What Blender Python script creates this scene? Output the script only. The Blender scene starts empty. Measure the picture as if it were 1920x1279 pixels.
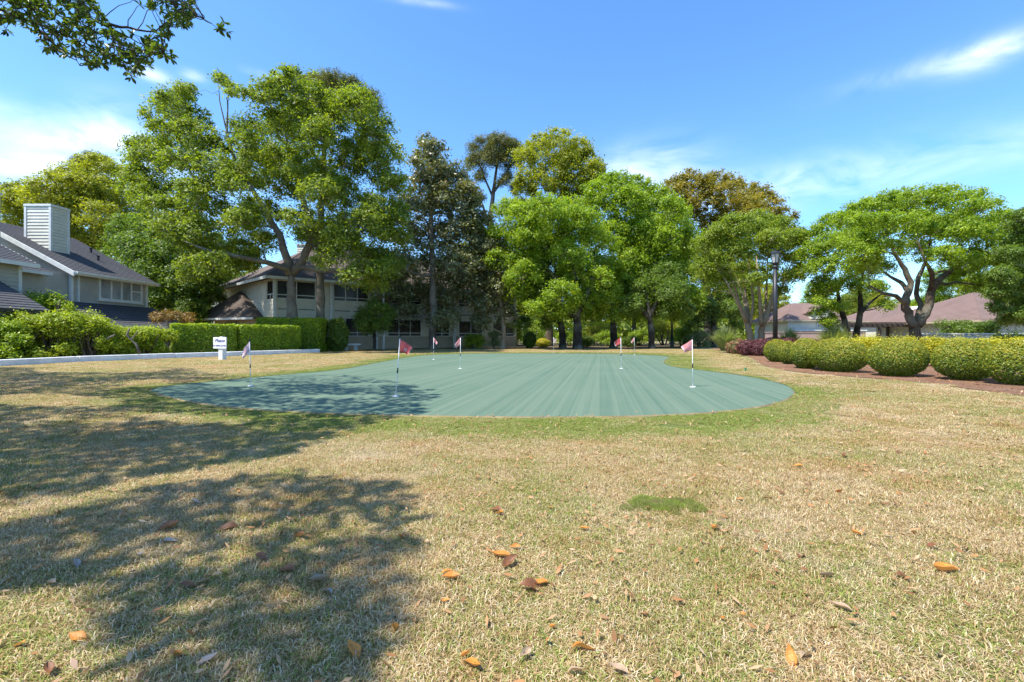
import bpy, math, random
import numpy as np
from mathutils import Vector, Matrix
random.seed(7)
RNG = np.random.default_rng(11)
SC = bpy.context.scene
COL = SC.collection
PI = math.pi

# ------------------------------------------------------------------ camera
F = 853.3; CX = 960.0; HY = 632.0            # focal length, centre and horizon in photograph pixels
cam_d = bpy.data.cameras.new('camera'); cam = bpy.data.objects.new('camera', cam_d); COL.objects.link(cam)
cam_d.lens = 16.0; cam_d.sensor_width = 36.0; cam_d.clip_start = 0.05; cam_d.clip_end = 3000
cam_d.shift_y = -0.0039
cam.location = (0, 0, 1.0); cam.rotation_euler = (math.radians(90), 0, 0)
SC.camera = cam

# ------------------------------------------------------------------ sky and sun
SUN_OFF = (0.50, 0.30)                       # metres a shadow moves in x and y per metre of height
sx, sy = -SUN_OFF[0], -SUN_OFF[1]
elev = math.atan2(1.0, math.hypot(sx, sy)); azim = math.atan2(sx, sy)
world = bpy.data.worlds.new("World"); SC.world = world; world.use_nodes = True
nt = world.node_tree; N = nt.nodes; L = nt.links
for n in list(N): N.remove(n)
out = N.new('ShaderNodeOutputWorld'); bg = N.new('ShaderNodeBackground'); bg.inputs[1].default_value = 0.15
sky = N.new('ShaderNodeTexSky'); sky.sky_type = 'NISHITA'; sky.sun_disc = False
sky.sun_elevation = elev; sky.sun_rotation = azim
sky.air_density = 1.0; sky.dust_density = 0.6; sky.ozone_density = 2.0
tc = N.new('ShaderNodeTexCoord')
def wmath(op, a, b=None, clamp=False):
    m = N.new('ShaderNodeMath'); m.operation = op; m.use_clamp = clamp
    for i, v in enumerate((a, b)):
        if v is None: continue
        if isinstance(v, (int, float)): m.inputs[i].default_value = v
        else: L.new(v, m.inputs[i])
    return m.outputs[0]
def wdot(vec):
    m = N.new('ShaderNodeVectorMath'); m.operation = 'DOT_PRODUCT'
    L.new(tc.outputs['Generated'], m.inputs[0]); m.inputs[1].default_value = vec
    return m.outputs['Value']
def pdir(px, py): return Vector(((px-CX)/F, 1.0, (HY-py)/F)).normalized()
mp = N.new('ShaderNodeMapping'); mp.inputs['Scale'].default_value = (3.2, 3.2, 7.5); mp.inputs['Rotation'].default_value = (0.0, 0.25, 0.0)
L.new(tc.outputs['Generated'], mp.inputs[0])
nz = N.new('ShaderNodeTexNoise'); nz.inputs['Scale'].default_value = 2.2; nz.inputs['Detail'].default_value = 7; nz.inputs['Roughness'].default_value = 0.55
nz.inputs['Distortion'].default_value = 0.6
L.new(mp.outputs[0], nz.inputs[0])
acc = None
for px, py, wa, wb, st in ((60, 258, .20, .035, .8), (225, 262, .055, .045, .9), (20, 325, .16, .03, .85),
                           (1850, 98, .042, .018, .95), (1690, 140, .09, .014, .3), (1215, 325, .10, .045, .8),
                           (1430, 355, .16, .035, .5), (285, 140, .022, .009, .9), (362, 141, .014, .007, .8),
                           (1700, 310, .3, .035, .28), (790, 3, .05, .006, .5), (480, 136, .02, .006, .4)):
    c = pdir(px, py); r = c.cross(Vector((0, 0, 1))).normalized(); u = r.cross(c).normalized()
    a = wmath('DIVIDE', wdot(r), wa); b = wmath('DIVIDE', wdot(u), wb)
    q = wmath('ADD', wmath('MULTIPLY', a, a), wmath('MULTIPLY', b, b))
    g = wmath('MULTIPLY', wmath('POWER', 2.718, wmath('MULTIPLY', q, -1.0)), wmath('GREATER_THAN', wdot(c), 0.0))
    g = wmath('MULTIPLY', g, st)
    acc = g if acc is None else wmath('ADD', acc, g)
wisp = N.new('ShaderNodeMapRange'); wisp.inputs['From Min'].default_value = .34; wisp.inputs['From Max'].default_value = .72
L.new(nz.outputs['Fac'], wisp.inputs[0])
cl = wmath('MULTIPLY', acc, wisp.outputs[0], True)
cl = wmath('MULTIPLY', cl, 0.85)
hs = N.new('ShaderNodeHueSaturation'); hs.inputs['Saturation'].default_value = 1.12; hs.inputs['Value'].default_value = 1.0
L.new(sky.outputs[0], hs.inputs['Color'])
mixw = N.new('ShaderNodeMixRGB'); mixw.inputs[2].default_value = (6.6, 6.9, 7.3, 1)
L.new(cl, mixw.inputs[0]); tint = N.new('ShaderNodeMixRGB'); tint.blend_type = 'MULTIPLY'; tint.inputs[0].default_value = 1; tint.inputs[2].default_value = (.76, .99, 1.17, 1); L.new(hs.outputs[0], tint.inputs[1]); L.new(tint.outputs[0], mixw.inputs[1]); L.new(mixw.outputs[0], bg.inputs[0]); L.new(bg.outputs[0], out.inputs[0])

sun_d = bpy.data.lights.new('sun', 'SUN'); sun_d.energy = 4.5; sun_d.angle = math.radians(0.53); sun_d.color = (1.0, .95, .86)
sun = bpy.data.objects.new('sun', sun_d); COL.objects.link(sun)
sun.rotation_euler = Vector((sx, sy, 1.0)).to_track_quat('Z', 'Y').to_euler(); sun.location = (-20, -12, 40)
SC.view_settings.view_transform = 'Standard'; SC.view_settings.look = 'None'
SC.view_settings.exposure = 0.95; SC.view_settings.gamma = 1.0; SC.view_settings.use_curve_mapping = False
SC.cycles.max_bounces = 8; SC.cycles.transmission_bounces = 6; SC.cycles.transparent_max_bounces = 8

# ------------------------------------------------------------------ helpers
def P(px, py, Y): return Vector(((px-CX)/F*Y, Y, 1.0+(HY-py)/F*Y))
def G(px, py):
    Y = F/(py-HY); return Vector(((px-CX)/F*Y, Y, 0.0))
def srgb(r, g, b):
    f = lambda c: ((c/255.0)/12.92 if c/255.0 <= .04045 else ((c/255.0+.055)/1.055)**2.4)
    return (f(r), f(g), f(b), 1.0)

def tag(o, label=None, cat=None, group=None, kind=None):
    if label: o['label'] = label
    if cat: o['category'] = cat
    if group: o['group'] = group
    if kind: o['kind'] = kind
    return o
def empty(name, loc=(0, 0, 0), rz=0, **k):
    o = bpy.data.objects.new(name, None); COL.objects.link(o); o.location = loc; o.rotation_euler = (0, 0, rz)
    o.empty_display_size = .2
    return tag(o, **k)
def link(name, me, mat=None, parent=None, **k):
    o = bpy.data.objects.new(name, me); COL.objects.link(o)
    if mat is not None:
        me.materials.clear(); me.materials.append(mat)
    if parent is not None: o.parent = parent
    return tag(o, **k)
def copy_tree(o, parent=None):
    c = o.copy(); COL.objects.link(c)
    if parent is not None: c.parent = parent
    for ch in [x for x in bpy.data.objects if x.parent == o]: copy_tree(ch, c)
    return c

class MB:
    def __init__(s): s.v = []; s.f = []
    def add(s, vs, fs):
        b = len(s.v); s.v += [tuple(v) for v in vs]; s.f += [tuple(i+b for i in f) for f in fs]; return s
    def box(s, a, b, M=None):
        x0, y0, z0 = a; x1, y1, z1 = b
        vs = [(x0,y0,z0),(x1,y0,z0),(x1,y1,z0),(x0,y1,z0),(x0,y0,z1),(x1,y0,z1),(x1,y1,z1),(x0,y1,z1)]
        if M is not None: vs = [M @ Vector(v) for v in vs]
        return s.add(vs, [(3,2,1,0),(4,5,6,7),(0,1,5,4),(1,2,6,5),(2,3,7,6),(3,0,4,7)])
    def prism(s, pts, d):                       # planar polygon pushed along the vector d
        n = len(pts); pts = [Vector(p) for p in pts]; d = Vector(d)
        vs = pts+[p+d for p in pts]
        return s.add(vs, [tuple(range(n))[::-1], tuple(range(n, 2*n))]+[(i, (i+1)%n, n+(i+1)%n, n+i) for i in range(n)])
    def tube(s, pts, rs, n=8, cap=True):
        pts = [Vector(p) for p in pts]; b = len(s.v); m = len(pts)
        up = Vector((0, 0, 1)); prev = None
        for i, p in enumerate(pts):
            d = (pts[min(i+1, m-1)]-pts[max(i-1, 0)])
            d = d.normalized() if d.length > 1e-9 else up
            if prev is None: a = d.orthogonal().normalized()
            else:
                a = prev-d*prev.dot(d); a = a.normalized() if a.length > 1e-6 else d.orthogonal().normalized()
            prev = a; c = d.cross(a)
            for k in range(n):
                t = 2*PI*k/n; s.v.append(tuple(p+(a*math.cos(t)+c*math.sin(t))*rs[i]))
        for i in range(m-1):
            for k in range(n):
                k2 = (k+1) % n
                s.f.append((b+i*n+k, b+i*n+k2, b+(i+1)*n+k2, b+(i+1)*n+k))
        if cap:
            s.f.append(tuple(b+k for k in range(n))[::-1]); s.f.append(tuple(b+(m-1)*n+k for k in range(n)))
        return s
    def lathe(s, prof, n=16, o=(0, 0, 0)):
        b = len(s.v)
        for r, z in prof:
            for k in range(n):
                t = 2*PI*k/n; s.v.append((o[0]+r*math.cos(t), o[1]+r*math.sin(t), o[2]+z))
        m = len(prof)
        for i in range(m-1):
            for k in range(n):
                k2 = (k+1) % n; s.f.append((b+i*n+k, b+i*n+k2, b+(i+1)*n+k2, b+(i+1)*n+k))
        s.f.append(tuple(b+k for k in range(n))[::-1]); s.f.append(tuple(b+(m-1)*n+k for k in range(n)))
        return s
    def mesh(s, name, smooth=False):
        me = bpy.data.meshes.new(name); me.from_pydata(s.v, [], s.f); me.update()
        if smooth: me.polygons.foreach_set('use_smooth', [True]*len(me.polygons))
        return me
    def build(s, name, mat, parent=None, smooth=False, bevel=0, **k):
        o = link(name, s.mesh(name, smooth), mat, parent, **k)
        if bevel:
            m = o.modifiers.new('bevel', 'BEVEL'); m.width = bevel; m.segments = 1; m.limit_method = 'ANGLE'
        return o

# ------------------------------------------------------------------ materials
def newmat(name):
    m = bpy.data.materials.new(name); m.use_nodes = True
    for n in list(m.node_tree.nodes): m.node_tree.nodes.remove(n)
    return m, m.node_tree.nodes, m.node_tree.links
class NT:
    def __init__(s, name):
        s.m, s.N, s.L = newmat(name); s.out = s.N.new('ShaderNodeOutputMaterial')
        s.geo = s.N.new('ShaderNodeNewGeometry')
    def set(s, sock, v):
        if isinstance(v, (int, float, tuple, list, Vector)): sock.default_value = v
        elif v is not None: s.L.new(v, sock)
    def noise(s, scale, detail=3, rough=.5, vec=None, stretch=None, rot=(0, 0, 0), dist=0):
        if vec is None: vec = s.geo.outputs['Position']
        if stretch:
            mr = s.N.new('ShaderNodeMapping'); mr.inputs['Rotation'].default_value = rot; s.L.new(vec, mr.inputs[0])
            mp = s.N.new('ShaderNodeMapping'); mp.inputs['Scale'].default_value = stretch
            s.L.new(mr.outputs[0], mp.inputs[0]); vec = mp.outputs[0]
        n = s.N.new('ShaderNodeTexNoise'); n.inputs['Scale'].default_value = scale; n.inputs['Detail'].default_value = detail
        n.inputs['Roughness'].default_value = rough; n.inputs['Distortion'].default_value = dist
        s.L.new(vec, n.inputs[0]); return n.outputs['Fac']
    def math(s, op, a, b=0.0, clamp=False):
        m = s.N.new('ShaderNodeMath'); m.operation = op; m.use_clamp = clamp; s.set(m.inputs[0], a); s.set(m.inputs[1], b); return m.outputs[0]
    def rng(s, v, a, b, c=0.0, d=1.0):
        m = s.N.new('ShaderNodeMapRange'); s.set(m.inputs[0], v)
        for i, x in enumerate((a, b, c, d)): m.inputs[i+1].default_value = x
        return m.outputs[0]
    def ramp(s, v, stops, interp='LINEAR'):
        r = s.N.new('ShaderNodeValToRGB'); cr = r.color_ramp; cr.interpolation = interp
        while len(cr.elements) < len(stops): cr.elements.new(.5)
        for e, (p, c) in zip(cr.elements, stops): e.position = p; e.color = tuple(c[:3])+(1,)
        s.L.new(v, r.inputs[0]); return r.outputs[0]
    def mix(s, f, a, b, mode='MIX'):
        m = s.N.new('ShaderNodeMixRGB'); m.blend_type = mode; s.set(m.inputs[0], f)
        for i, c in ((1, a), (2, b)):
            if isinstance(c, (tuple, list)): m.inputs[i].default_value = tuple(c[:3])+(1,)
            else: s.L.new(c, m.inputs[i])
        return m.outputs[0]
    def attr(s, name, typ='GEOMETRY', out='Fac'):
        a = s.N.new('ShaderNodeAttribute'); a.attribute_name = name; a.attribute_type = typ; return a.outputs[out]
    def bump(s, h, strength=.3, dist=.02):
        b = s.N.new('ShaderNodeBump'); b.inputs['Strength'].default_value = strength; b.inputs['Distance'].default_value = dist
        s.L.new(h, b.inputs['Height']); return b.outputs[0]
    def pbr(s, col, rough=.7, normal=None, spec=.5, metal=0, trans_col=None, trans=0):
        p = s.N.new('ShaderNodeBsdfPrincipled')
        if isinstance(col, (tuple, list)): p.inputs['Base Color'].default_value = tuple(col[:3])+(1,)
        else: s.L.new(col, p.inputs['Base Color'])
        s.set(p.inputs['Roughness'], rough); p.inputs['Specular IOR Level'].default_value = spec; p.inputs['Metallic'].default_value = metal
        if normal is not None: s.L.new(normal, p.inputs['Normal'])
        o = p.outputs[0]
        if trans > 0:
            t = s.N.new('ShaderNodeBsdfTranslucent')
            if isinstance(trans_col, (tuple, list)): t.inputs[0].default_value = tuple(trans_col[:3])+(1,)
            else: s.L.new(trans_col, t.inputs[0])
            mx = s.N.new('ShaderNodeMixShader'); mx.inputs[0].default_value = trans
            s.L.new(o, mx.inputs[1]); s.L.new(t.outputs[0], mx.inputs[2]); o = mx.outputs[0]
        s.L.new(o, s.out.inputs[0]); return s.m

def leafmat(name, dark, mid, light, trans=.35, rough=.5, spec=.4, acc=None, hue=None):
    """leaf colours: spread from leaf to leaf, and a tone that differs between sprays"""
    m = NT(name); r = m.attr('rnd'); t = m.attr('tone')
    stops = [(0, dark), (.5, mid), (1, light)]
    c = m.ramp(m.math('ADD', m.math('MULTIPLY', r, .55), m.math('MULTIPLY', t, .45)), stops)
    if acc is not None: c = m.mix(m.math('GREATER_THAN', m.math('ADD', m.math('MULTIPLY', r, .35), m.math('MULTIPLY', t, .65)), acc[1]), c, acc[0])
    tc_ = m.mix(.55, c, (.50, .52, .05), 'MULTIPLY'); tc_ = m.mix(1.0, tc_, (2.6, 2.7, 1.3), 'MULTIPLY')
    return m.pbr(c, rough, spec=spec, trans_col=tc_, trans=trans)

def simple(name, col, rough=.7, var=.12, scale=6, bump=0, bscale=40, metal=0, spec=.5, stretch=None):
    m = NT(name); co = m.N.new('ShaderNodeTexCoord').outputs['Object']
    n = m.noise(scale, 5, .6, vec=co, stretch=stretch)
    dk = tuple(c*(1-var*1.6) for c in col[:3]); lt = tuple(min(1, c*(1+var)) for c in col[:3])
    c = m.mix(m.rng(n, .3, .7), dk, lt)
    nm = m.bump(m.noise(bscale, 4, .6, vec=co, stretch=stretch), bump, .01) if bump else None
    return m.pbr(c, rough, nm, spec, metal)

def barkmat(name, a, b, scale=6):
    m = NT(name); co = m.N.new('ShaderNodeTexCoord').outputs['Object']
    n = m.noise(scale, 6, .65, vec=co, stretch=(3, 3, .6)); n2 = m.noise(1.2, 3, .5, vec=co)
    c = m.mix(m.rng(n, .3, .7), a, b); c = m.mix(m.rng(n2, .45, .7, 0, .5), c, (.30, .30, .24))
    return m.pbr(c, .9, m.bump(n, .9, .05), .2)

M = {}
M['bark_grey'] = barkmat('bark_grey', (.075, .062, .05), (.22, .185, .15))
M['bark_dark'] = barkmat('bark_dark', (.018, .014, .011), (.06, .047, .036))
M['bark_tan'] = barkmat('bark_tan', (.17, .12, .075), (.36, .28, .19), 9)
M['bark_brown'] = barkmat('bark_brown', (.045, .034, .024), (.14, .105, .075))
M['twig'] = simple('twig_grey', (.26, .22, .165), .9, .3, 3)
M['leaf_oak'] = leafmat('leaf_oak', (.065, .095, .012), (.165, .215, .022), (.33, .36, .045), .4)
M['leaf_lime'] = leafmat('leaf_lime', (.075, .135, .010), (.20, .285, .018), (.40, .46, .035), .42)
M['leaf_yellow'] = leafmat('leaf_yellowgreen', (.10, .125, .010), (.25, .265, .02), (.41, .39, .04), .4)
M['leaf_gold'] = leafmat('leaf_golden_oak', (.08, .08, .010), (.21, .185, .018), (.40, .27, .035), .35)
M['leaf_magnolia'] = leafmat('leaf_magnolia', (.07, .082, .034), (.16, .17, .07), (.36, .34, .18), .25, .4, .5, acc=((.30, .20, .10), .80))
M['leaf_deep'] = leafmat('leaf_deep', (.05, .085, .014), (.12, .185, .025), (.22, .29, .04), .36)
M['leaf_crape'] = leafmat('leaf_crape', (.08, .12, .014), (.18, .24, .02), (.34, .36, .04), .4)
M['leaf_pine'] = leafmat('leaf_pine', (.05, .065, .015), (.12, .13, .03), (.22, .18, .05), .2, .6)
M['leaf_near'] = leafmat('leaf_near_oak', (.022, .045, .012), (.06, .10, .016), (.15, .19, .03), .38, .35, .5)
M['leaf_hedge'] = leafmat('leaf_hedge', (.07, .12, .008), (.20, .29, .015), (.44, .50, .03), .32)
M['leaf_wild'] = leafmat('leaf_wild_shrub', (.10, .14, .010), (.26, .32, .02), (.46, .48, .05), .4)
M['leaf_box'] = leafmat('leaf_clipped_shrub', (.030, .075, .008), (.15, .205, .014), (.40, .31, .03), .28)
M['leaf_golden'] = leafmat('leaf_golden_shrub', (.22, .22, .015), (.42, .38, .02), (.58, .52, .06), .3)
M['leaf_purple'] = leafmat('leaf_purple', (.05, .015, .02), (.12, .035, .04), (.22, .07, .07), .2)
M['leaf_azalea'] = leafmat('leaf_azalea', (.06, .09, .02), (.16, .15, .05), (.30, .22, .12), .2, acc=((.50, .16, .14), .62))
M['leaf_silver'] = leafmat('leaf_pampas', (.12, .16, .06), (.22, .26, .11), (.34, .36, .18), .3)
M['leaf_bronze'] = leafmat('leaf_bronze', (.10, .09, .02), (.22, .14, .035), (.34, .15, .06), .3)
M['white_paint'] = simple('white_paint', (.74, .75, .74), .55, .06, 3)
M['white_trim'] = simple('white_trim', (.66, .67, .64), .6, .08, 4)
M['siding_grey'] = simple('siding_grey', (.40, .385, .335), .75, .07, 2, .1)
M['siding_pale'] = simple('siding_pale', (.60, .58, .49), .75, .07, 2, .1)
M['siding_cream'] = simple('siding_cream', (.62, .58, .46), .75, .08, 2, .1)
M['siding_tan'] = simple('siding_tan', (.42, .34, .24), .8, .1, 2, .1)
M['dark_metal'] = simple('dark_metal', (.03, .031, .034), .45, .2, 8, 0, metal=.3)
M['screen'] = simple('porch_screen_dark', (.02, .022, .024), .5, .3, 3)
M['concrete'] = simple('concrete', (.50, .49, .46), .85, .14, 3, .2, 60)
M['concrete_white'] = simple('concrete_white', (.74, .745, .75), .8, .12, 2.5, .15, 50)
M['stucco_pink'] = simple('stucco_pink', (.42, .29, .24), .85, .1, 1.5, .1)
M['stone'] = simple('stone_pale', (.45, .46, .44), .85, .25, 5, .5, 20)
M['wood_dark'] = simple('wood_dark', (.055, .04, .032), .8, .25, 5, .3, 30)
M['brick_wall'] = simple('garden_wall', (.38, .27, .23), .85, .15, 2, .2, 30)
M['green_plastic'] = simple('green_plastic', (.02, .20, .10), .5, .05, 3)
M['black_paint'] = simple('black_paint', (.015, .015, .017), .4, .1, 5)
M['ink'] = simple('ink_blue', (.05, .05, .22), .6, .05, 5)
def roofmat(name, a, b):
    m = NT(name); co = m.geo.outputs['Position']
    br = m.N.new('ShaderNodeTexBrick'); n = m.noise(14, 3, .7); n2 = m.noise(.8, 3, .5); n3 = m.noise(60, 2, .6)
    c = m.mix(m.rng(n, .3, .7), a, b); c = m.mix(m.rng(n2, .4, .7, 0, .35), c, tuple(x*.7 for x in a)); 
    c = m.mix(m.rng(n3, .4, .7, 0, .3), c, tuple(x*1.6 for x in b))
    m.N.remove(br)
    return m.pbr(c, .9, m.bump(n3, .5, .01), .25)
M['roof_slate'] = roofmat('roof_slate', (.050, .051, .058), (.100, .100, .110))
M['roof_brown'] = roofmat('roof_brown', (.085, .065, .053), (.155, .122, .102))
M['roof_rose'] = roofmat('roof_rose', (.15, .10, .085), (.23, .158, .135))
def glassmat(name):
    m = NT(name); n = m.noise(1.1, 3, .5); c = m.mix(m.rng(n, .35, .65), (.20, .22, .23), (.36, .38, .385))
    return m.pbr(c, .12, None, .8)
M['glass'] = glassmat('window_glass')
def flagmat(name, base, pale):
    m = NT(name); co = m.N.new('ShaderNodeTexCoord').outputs['Object']; n = m.noise(14, 3, .5, vec=co)
    c = m.mix(m.rng(n, .35, .65, 0, .35), base, pale); tcx = m.mix(.5, c, (1, .9, .9))
    return m.pbr(c, .75, None, .2, trans_col=tcx, trans=.35)
M['flag_red'] = flagmat('flag_red', (.66, .10, .10), (.72, .22, .20))
M['flag_pink'] = flagmat('flag_pink', (.74, .30, .30), (.80, .46, .46))
M['flag_faded'] = flagmat('flag_faded', (.62, .40, .46), (.78, .66, .72))
M['flag_border'] = flagmat('flag_border', (.72, .60, .60), (.80, .72, .72))

# dry / green lawn colours shared by soil, sheet and blades
def lawn_green(m):
    """0 = straw, 1 = green, from world position"""
    a = m.noise(.55, 3, .6); b = m.noise(2.6, 3, .6)
    return m.math('ADD', m.math('MULTIPLY', a, .6), m.math('MULTIPLY', b, .4))

# ------------------------------------------------------------------ outlines on the ground
def poly(pts): return np.array([tuple(G(x, y)[:2]) for x, y in pts])
def smooth(p, it=2):
    for _ in range(it):
        q = np.roll(p, -1, 0); p = np.stack([p*.75+q*.25, p*.25+q*.75], 1).reshape(-1, 2)
    return p
def inside(P_, poly_):
    x, y = P_[:, 0], P_[:, 1]; r = np.zeros(len(P_), bool); n = len(poly_)
    for i in range(n):
        x1, y1 = poly_[i]; x2, y2 = poly_[(i+1) % n]
        c = ((y1 > y) != (y2 > y)); 
        with np.errstate(divide='ignore', invalid='ignore'): xi = (x2-x1)*(y-y1)/(y2-y1)+x1
        r ^= c & (x < xi)
    return r
def dist(P_, poly_):
    d = np.full(len(P_), 1e9)
    for i in range(len(poly_)):
        a = poly_[i]; b = poly_[(i+1) % len(poly_)]; ab = b-a; t = np.clip(((P_-a)@ab)/max(ab@ab, 1e-9), 0, 1)
        d = np.minimum(d, np.hypot(*(P_-(a+t[:, None]*ab)).T))
    return d
GREEN = smooth(poly([(273, 733), (330, 750), (400, 762), (500, 771), (620, 777), (720, 780), (880, 783), (1000, 784), (1100, 783), (1197, 782),
    (1315, 777), (1414, 767), (1474, 752), (1492, 738), (1481, 726), (1454, 717), (1395, 705), (1315, 695), (1262, 689), (1243, 682),
    (1246, 675), (1258, 670), (1236, 667), (1160, 664), (1060, 663), (900, 663), (812, 665), (760, 671), (711, 680), (640, 694), (560, 701), (470, 709), (370, 719), (310, 725)]), 2)
FRINGE = smooth(poly([(140, 748), (260, 775), (420, 796), (600, 808), (760, 816), (900, 822), (1100, 826), (1300, 822), (1450, 808), (1560, 785), (1605, 757),
    (1560, 735), (1480, 716), (1400, 702), (1340, 693), (1322, 683), (1330, 672), (1290, 665), (1180, 661), (900, 661), (790, 663), (730, 668), (670, 678), (600, 690), (500, 701), (330, 717), (230, 727)]), 2)
BED = smooth(poly([(1320, 652.5), (1372, 660), (1405, 668), (1430, 688), (1497, 699), (1587, 706), (1700, 715), (1800, 727), (1925, 744), (2300, 775), (2500, 700), (2100, 672), (1700, 658), (1420, 650)]), 2)

# ------------------------------------------------------------------ ground
def axis(mn, mx, fine0, fine1, fs, grow=1.18):
    a = list(np.arange(fine0, fine1+1e-6, fs)); s = fs
    while a[-1] < mx: s *= grow; a.append(a[-1]+s)
    s = fs; b = []
    x = fine0
    while x > mn: s *= grow; x -= s; b.append(x)
    return np.array(b[::-1]+a)
gx = axis(-900, 900, -12, 12, .12); gy = axis(-300, 1500, .5, 16, .12)
XX, YY = np.meshgrid(gx, gy); pts2 = np.stack([XX.ravel(), YY.ravel()], 1)
near = (np.abs(pts2[:, 0]) < 60) & (pts2[:, 1] < 60) & (pts2[:, 1] > -5)
fr = np.zeros(len(pts2)); q = pts2[near]
ins = inside(q, FRINGE); dd = dist(q, FRINGE)
fr[near] = np.clip(np.where(ins, .5+dd/.5, .5-dd/.5), 0, 1)
zz = np.zeros(len(pts2)); zz[near] = .010*np.sin(q[:, 0]*3.1+q[:, 1])*np.sin(q[:, 1]*2.3) * 0
me = bpy.data.meshes.new('ground'); nx, ny = len(gx), len(gy)
idx = np.arange(nx*ny).reshape(ny, nx); quads = np.stack([idx[:-1, :-1], idx[:-1, 1:], idx[1:, 1:], idx[1:, :-1]], -1).reshape(-1, 4)
def fast_mesh(me, verts, quads):
    k = quads.shape[1]; me.vertices.add(len(verts)); me.vertices.foreach_set('co', np.ascontiguousarray(verts, dtype=np.float32).ravel())
    me.loops.add(quads.size); me.loops.foreach_set('vertex_index', quads.astype(np.int32).ravel())
    me.polygons.add(len(quads)); me.polygons.foreach_set('loop_start', np.arange(0, quads.size, k, dtype=np.int32))
    me.update(calc_edges=True)
fast_mesh(me, np.column_stack([pts2, zz]), quads)
at = me.attributes.new('fringe', 'FLOAT', 'POINT'); at.data.foreach_set('value', fr.astype(np.float32))
m = NT('lawn_soil')
g = lawn_green(m); fri = m.attr('fringe')
fine = m.noise(38, 4, .7); fine2 = m.noise(9, 4, .65)
straw = m.ramp(fine, [(.25, (.10, .075, .04)), (.5, (.30, .235, .125)), (.75, (.52, .43, .26))])
grn = m.ramp(fine, [(.25, (.045, .055, .018)), (.5, (.13, .15, .045)), (.75, (.24, .26, .10))])
c = m.mix(m.rng(m.math('ADD', g, m.math('MULTIPLY', fine2, .25)), .58, .74), straw, grn)
fgr = m.ramp(fine, [(.25, (.05, .075, .018)), (.5, (.12, .155, .04)), (.75, (.22, .24, .08))])
c = m.mix(m.rng(m.math('ADD', fri, m.math('MULTIPLY', m.math('SUBTRACT', fine2, .5), .8)), .3, .75, 0, .95), c, fgr)
M['lawn'] = m.pbr(c, .95, m.bump(fine, .8, .03), .1)
link('ground', me, M['lawn'], kind='structure')

def flat_sheet(name, outline, z, mat, sub=False):
    from mathutils.geometry import tessellate_polygon
    vs = [Vector((p[0], p[1], z)) for p in outline]; tris = tessellate_polygon([vs])
    me = bpy.data.meshes.new(name); me.from_pydata([tuple(v) for v in vs], [], [tuple(t) for t in tris]); me.update()
    for p in me.polygons:
        if p.normal.z < 0: p.flip()
    return link(name, me, mat, kind='structure')
m = NT('putting_turf'); ang = math.atan2((1128-CX)/F, 1.0)
s1 = m.noise(1.0, 5, .6, stretch=(8, .04, 1), rot=(0, 0, ang)); s2 = m.noise(1.0, 4, .7, stretch=(24, .10, 1), rot=(0, 0, ang))
big = m.noise(.35, 3, .5); gr = m.noise(160, 2, .6); st = m.noise(3.0, 5, .75)
c = m.mix(m.rng(s1, .33, .67), (.070, .126, .086), (.136, .184, .126))
c = m.mix(m.rng(s2, .52, .72, 0, .45), c, (.19, .225, .155)); c = m.mix(m.rng(big, .4, .7, 0, .4), c, (.145, .19, .135))
c = m.mix(m.rng(gr, .25, .75, 0, .22), c, (.05, .12, .09)); c = m.mix(m.rng(st, .60, .78, 0, .5), c, (.20, .155, .10))
M['turf'] = m.pbr(c, .9, m.bump(gr, .4, .01), .25)
flat_sheet('putting_green', GREEN, .012, M['turf'])
# raised brown lip of the turf carpet
mb = MB(); n = len(GREEN)
cen = GREEN.mean(0)
for i in range(n):
    a = GREEN[i]; b = GREEN[(i+1) % n]; t = (b-a)/max(np.hypot(*(b-a)), 1e-6); nn = np.array([t[1], -t[0]])*.025
    a2 = a+nn; b2 = b+nn
    mb.add([(a[0], a[1], .018), (b[0], b[1], .018), (b2[0], b2[1], .002), (a2[0], a2[1], .002)], [(0, 1, 2, 3)])
M['lip'] = simple('turf_edge', (.20, .15, .07), .9, .3, 4)
mb.build('turf_edge', M['lip'], kind='structure')
m = NT('pine_straw'); a = m.noise(30, 5, .75); b = m.noise(2, 3, .6)
c = m.ramp(a, [(.3, (.05, .024, .014)), (.5, (.18, .092, .055)), (.72, (.34, .20, .13))]); c = m.mix(m.rng(b, .35, .7, 0, .4), c, (.34, .22, .14))
M['mulch'] = m.pbr(c, .95, m.bump(a, 1, .03), .1)
flat_sheet('mulch_bed', BED, .010, M['mulch'])
# shaded bare strip under the far trees
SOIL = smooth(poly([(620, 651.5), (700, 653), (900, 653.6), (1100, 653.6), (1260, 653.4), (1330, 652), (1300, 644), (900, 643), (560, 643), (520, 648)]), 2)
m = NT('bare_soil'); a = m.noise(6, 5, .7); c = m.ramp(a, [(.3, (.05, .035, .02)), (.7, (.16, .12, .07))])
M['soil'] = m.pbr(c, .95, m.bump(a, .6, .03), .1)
flat_sheet('soil_strip', SOIL, .008, M['soil'])

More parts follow.
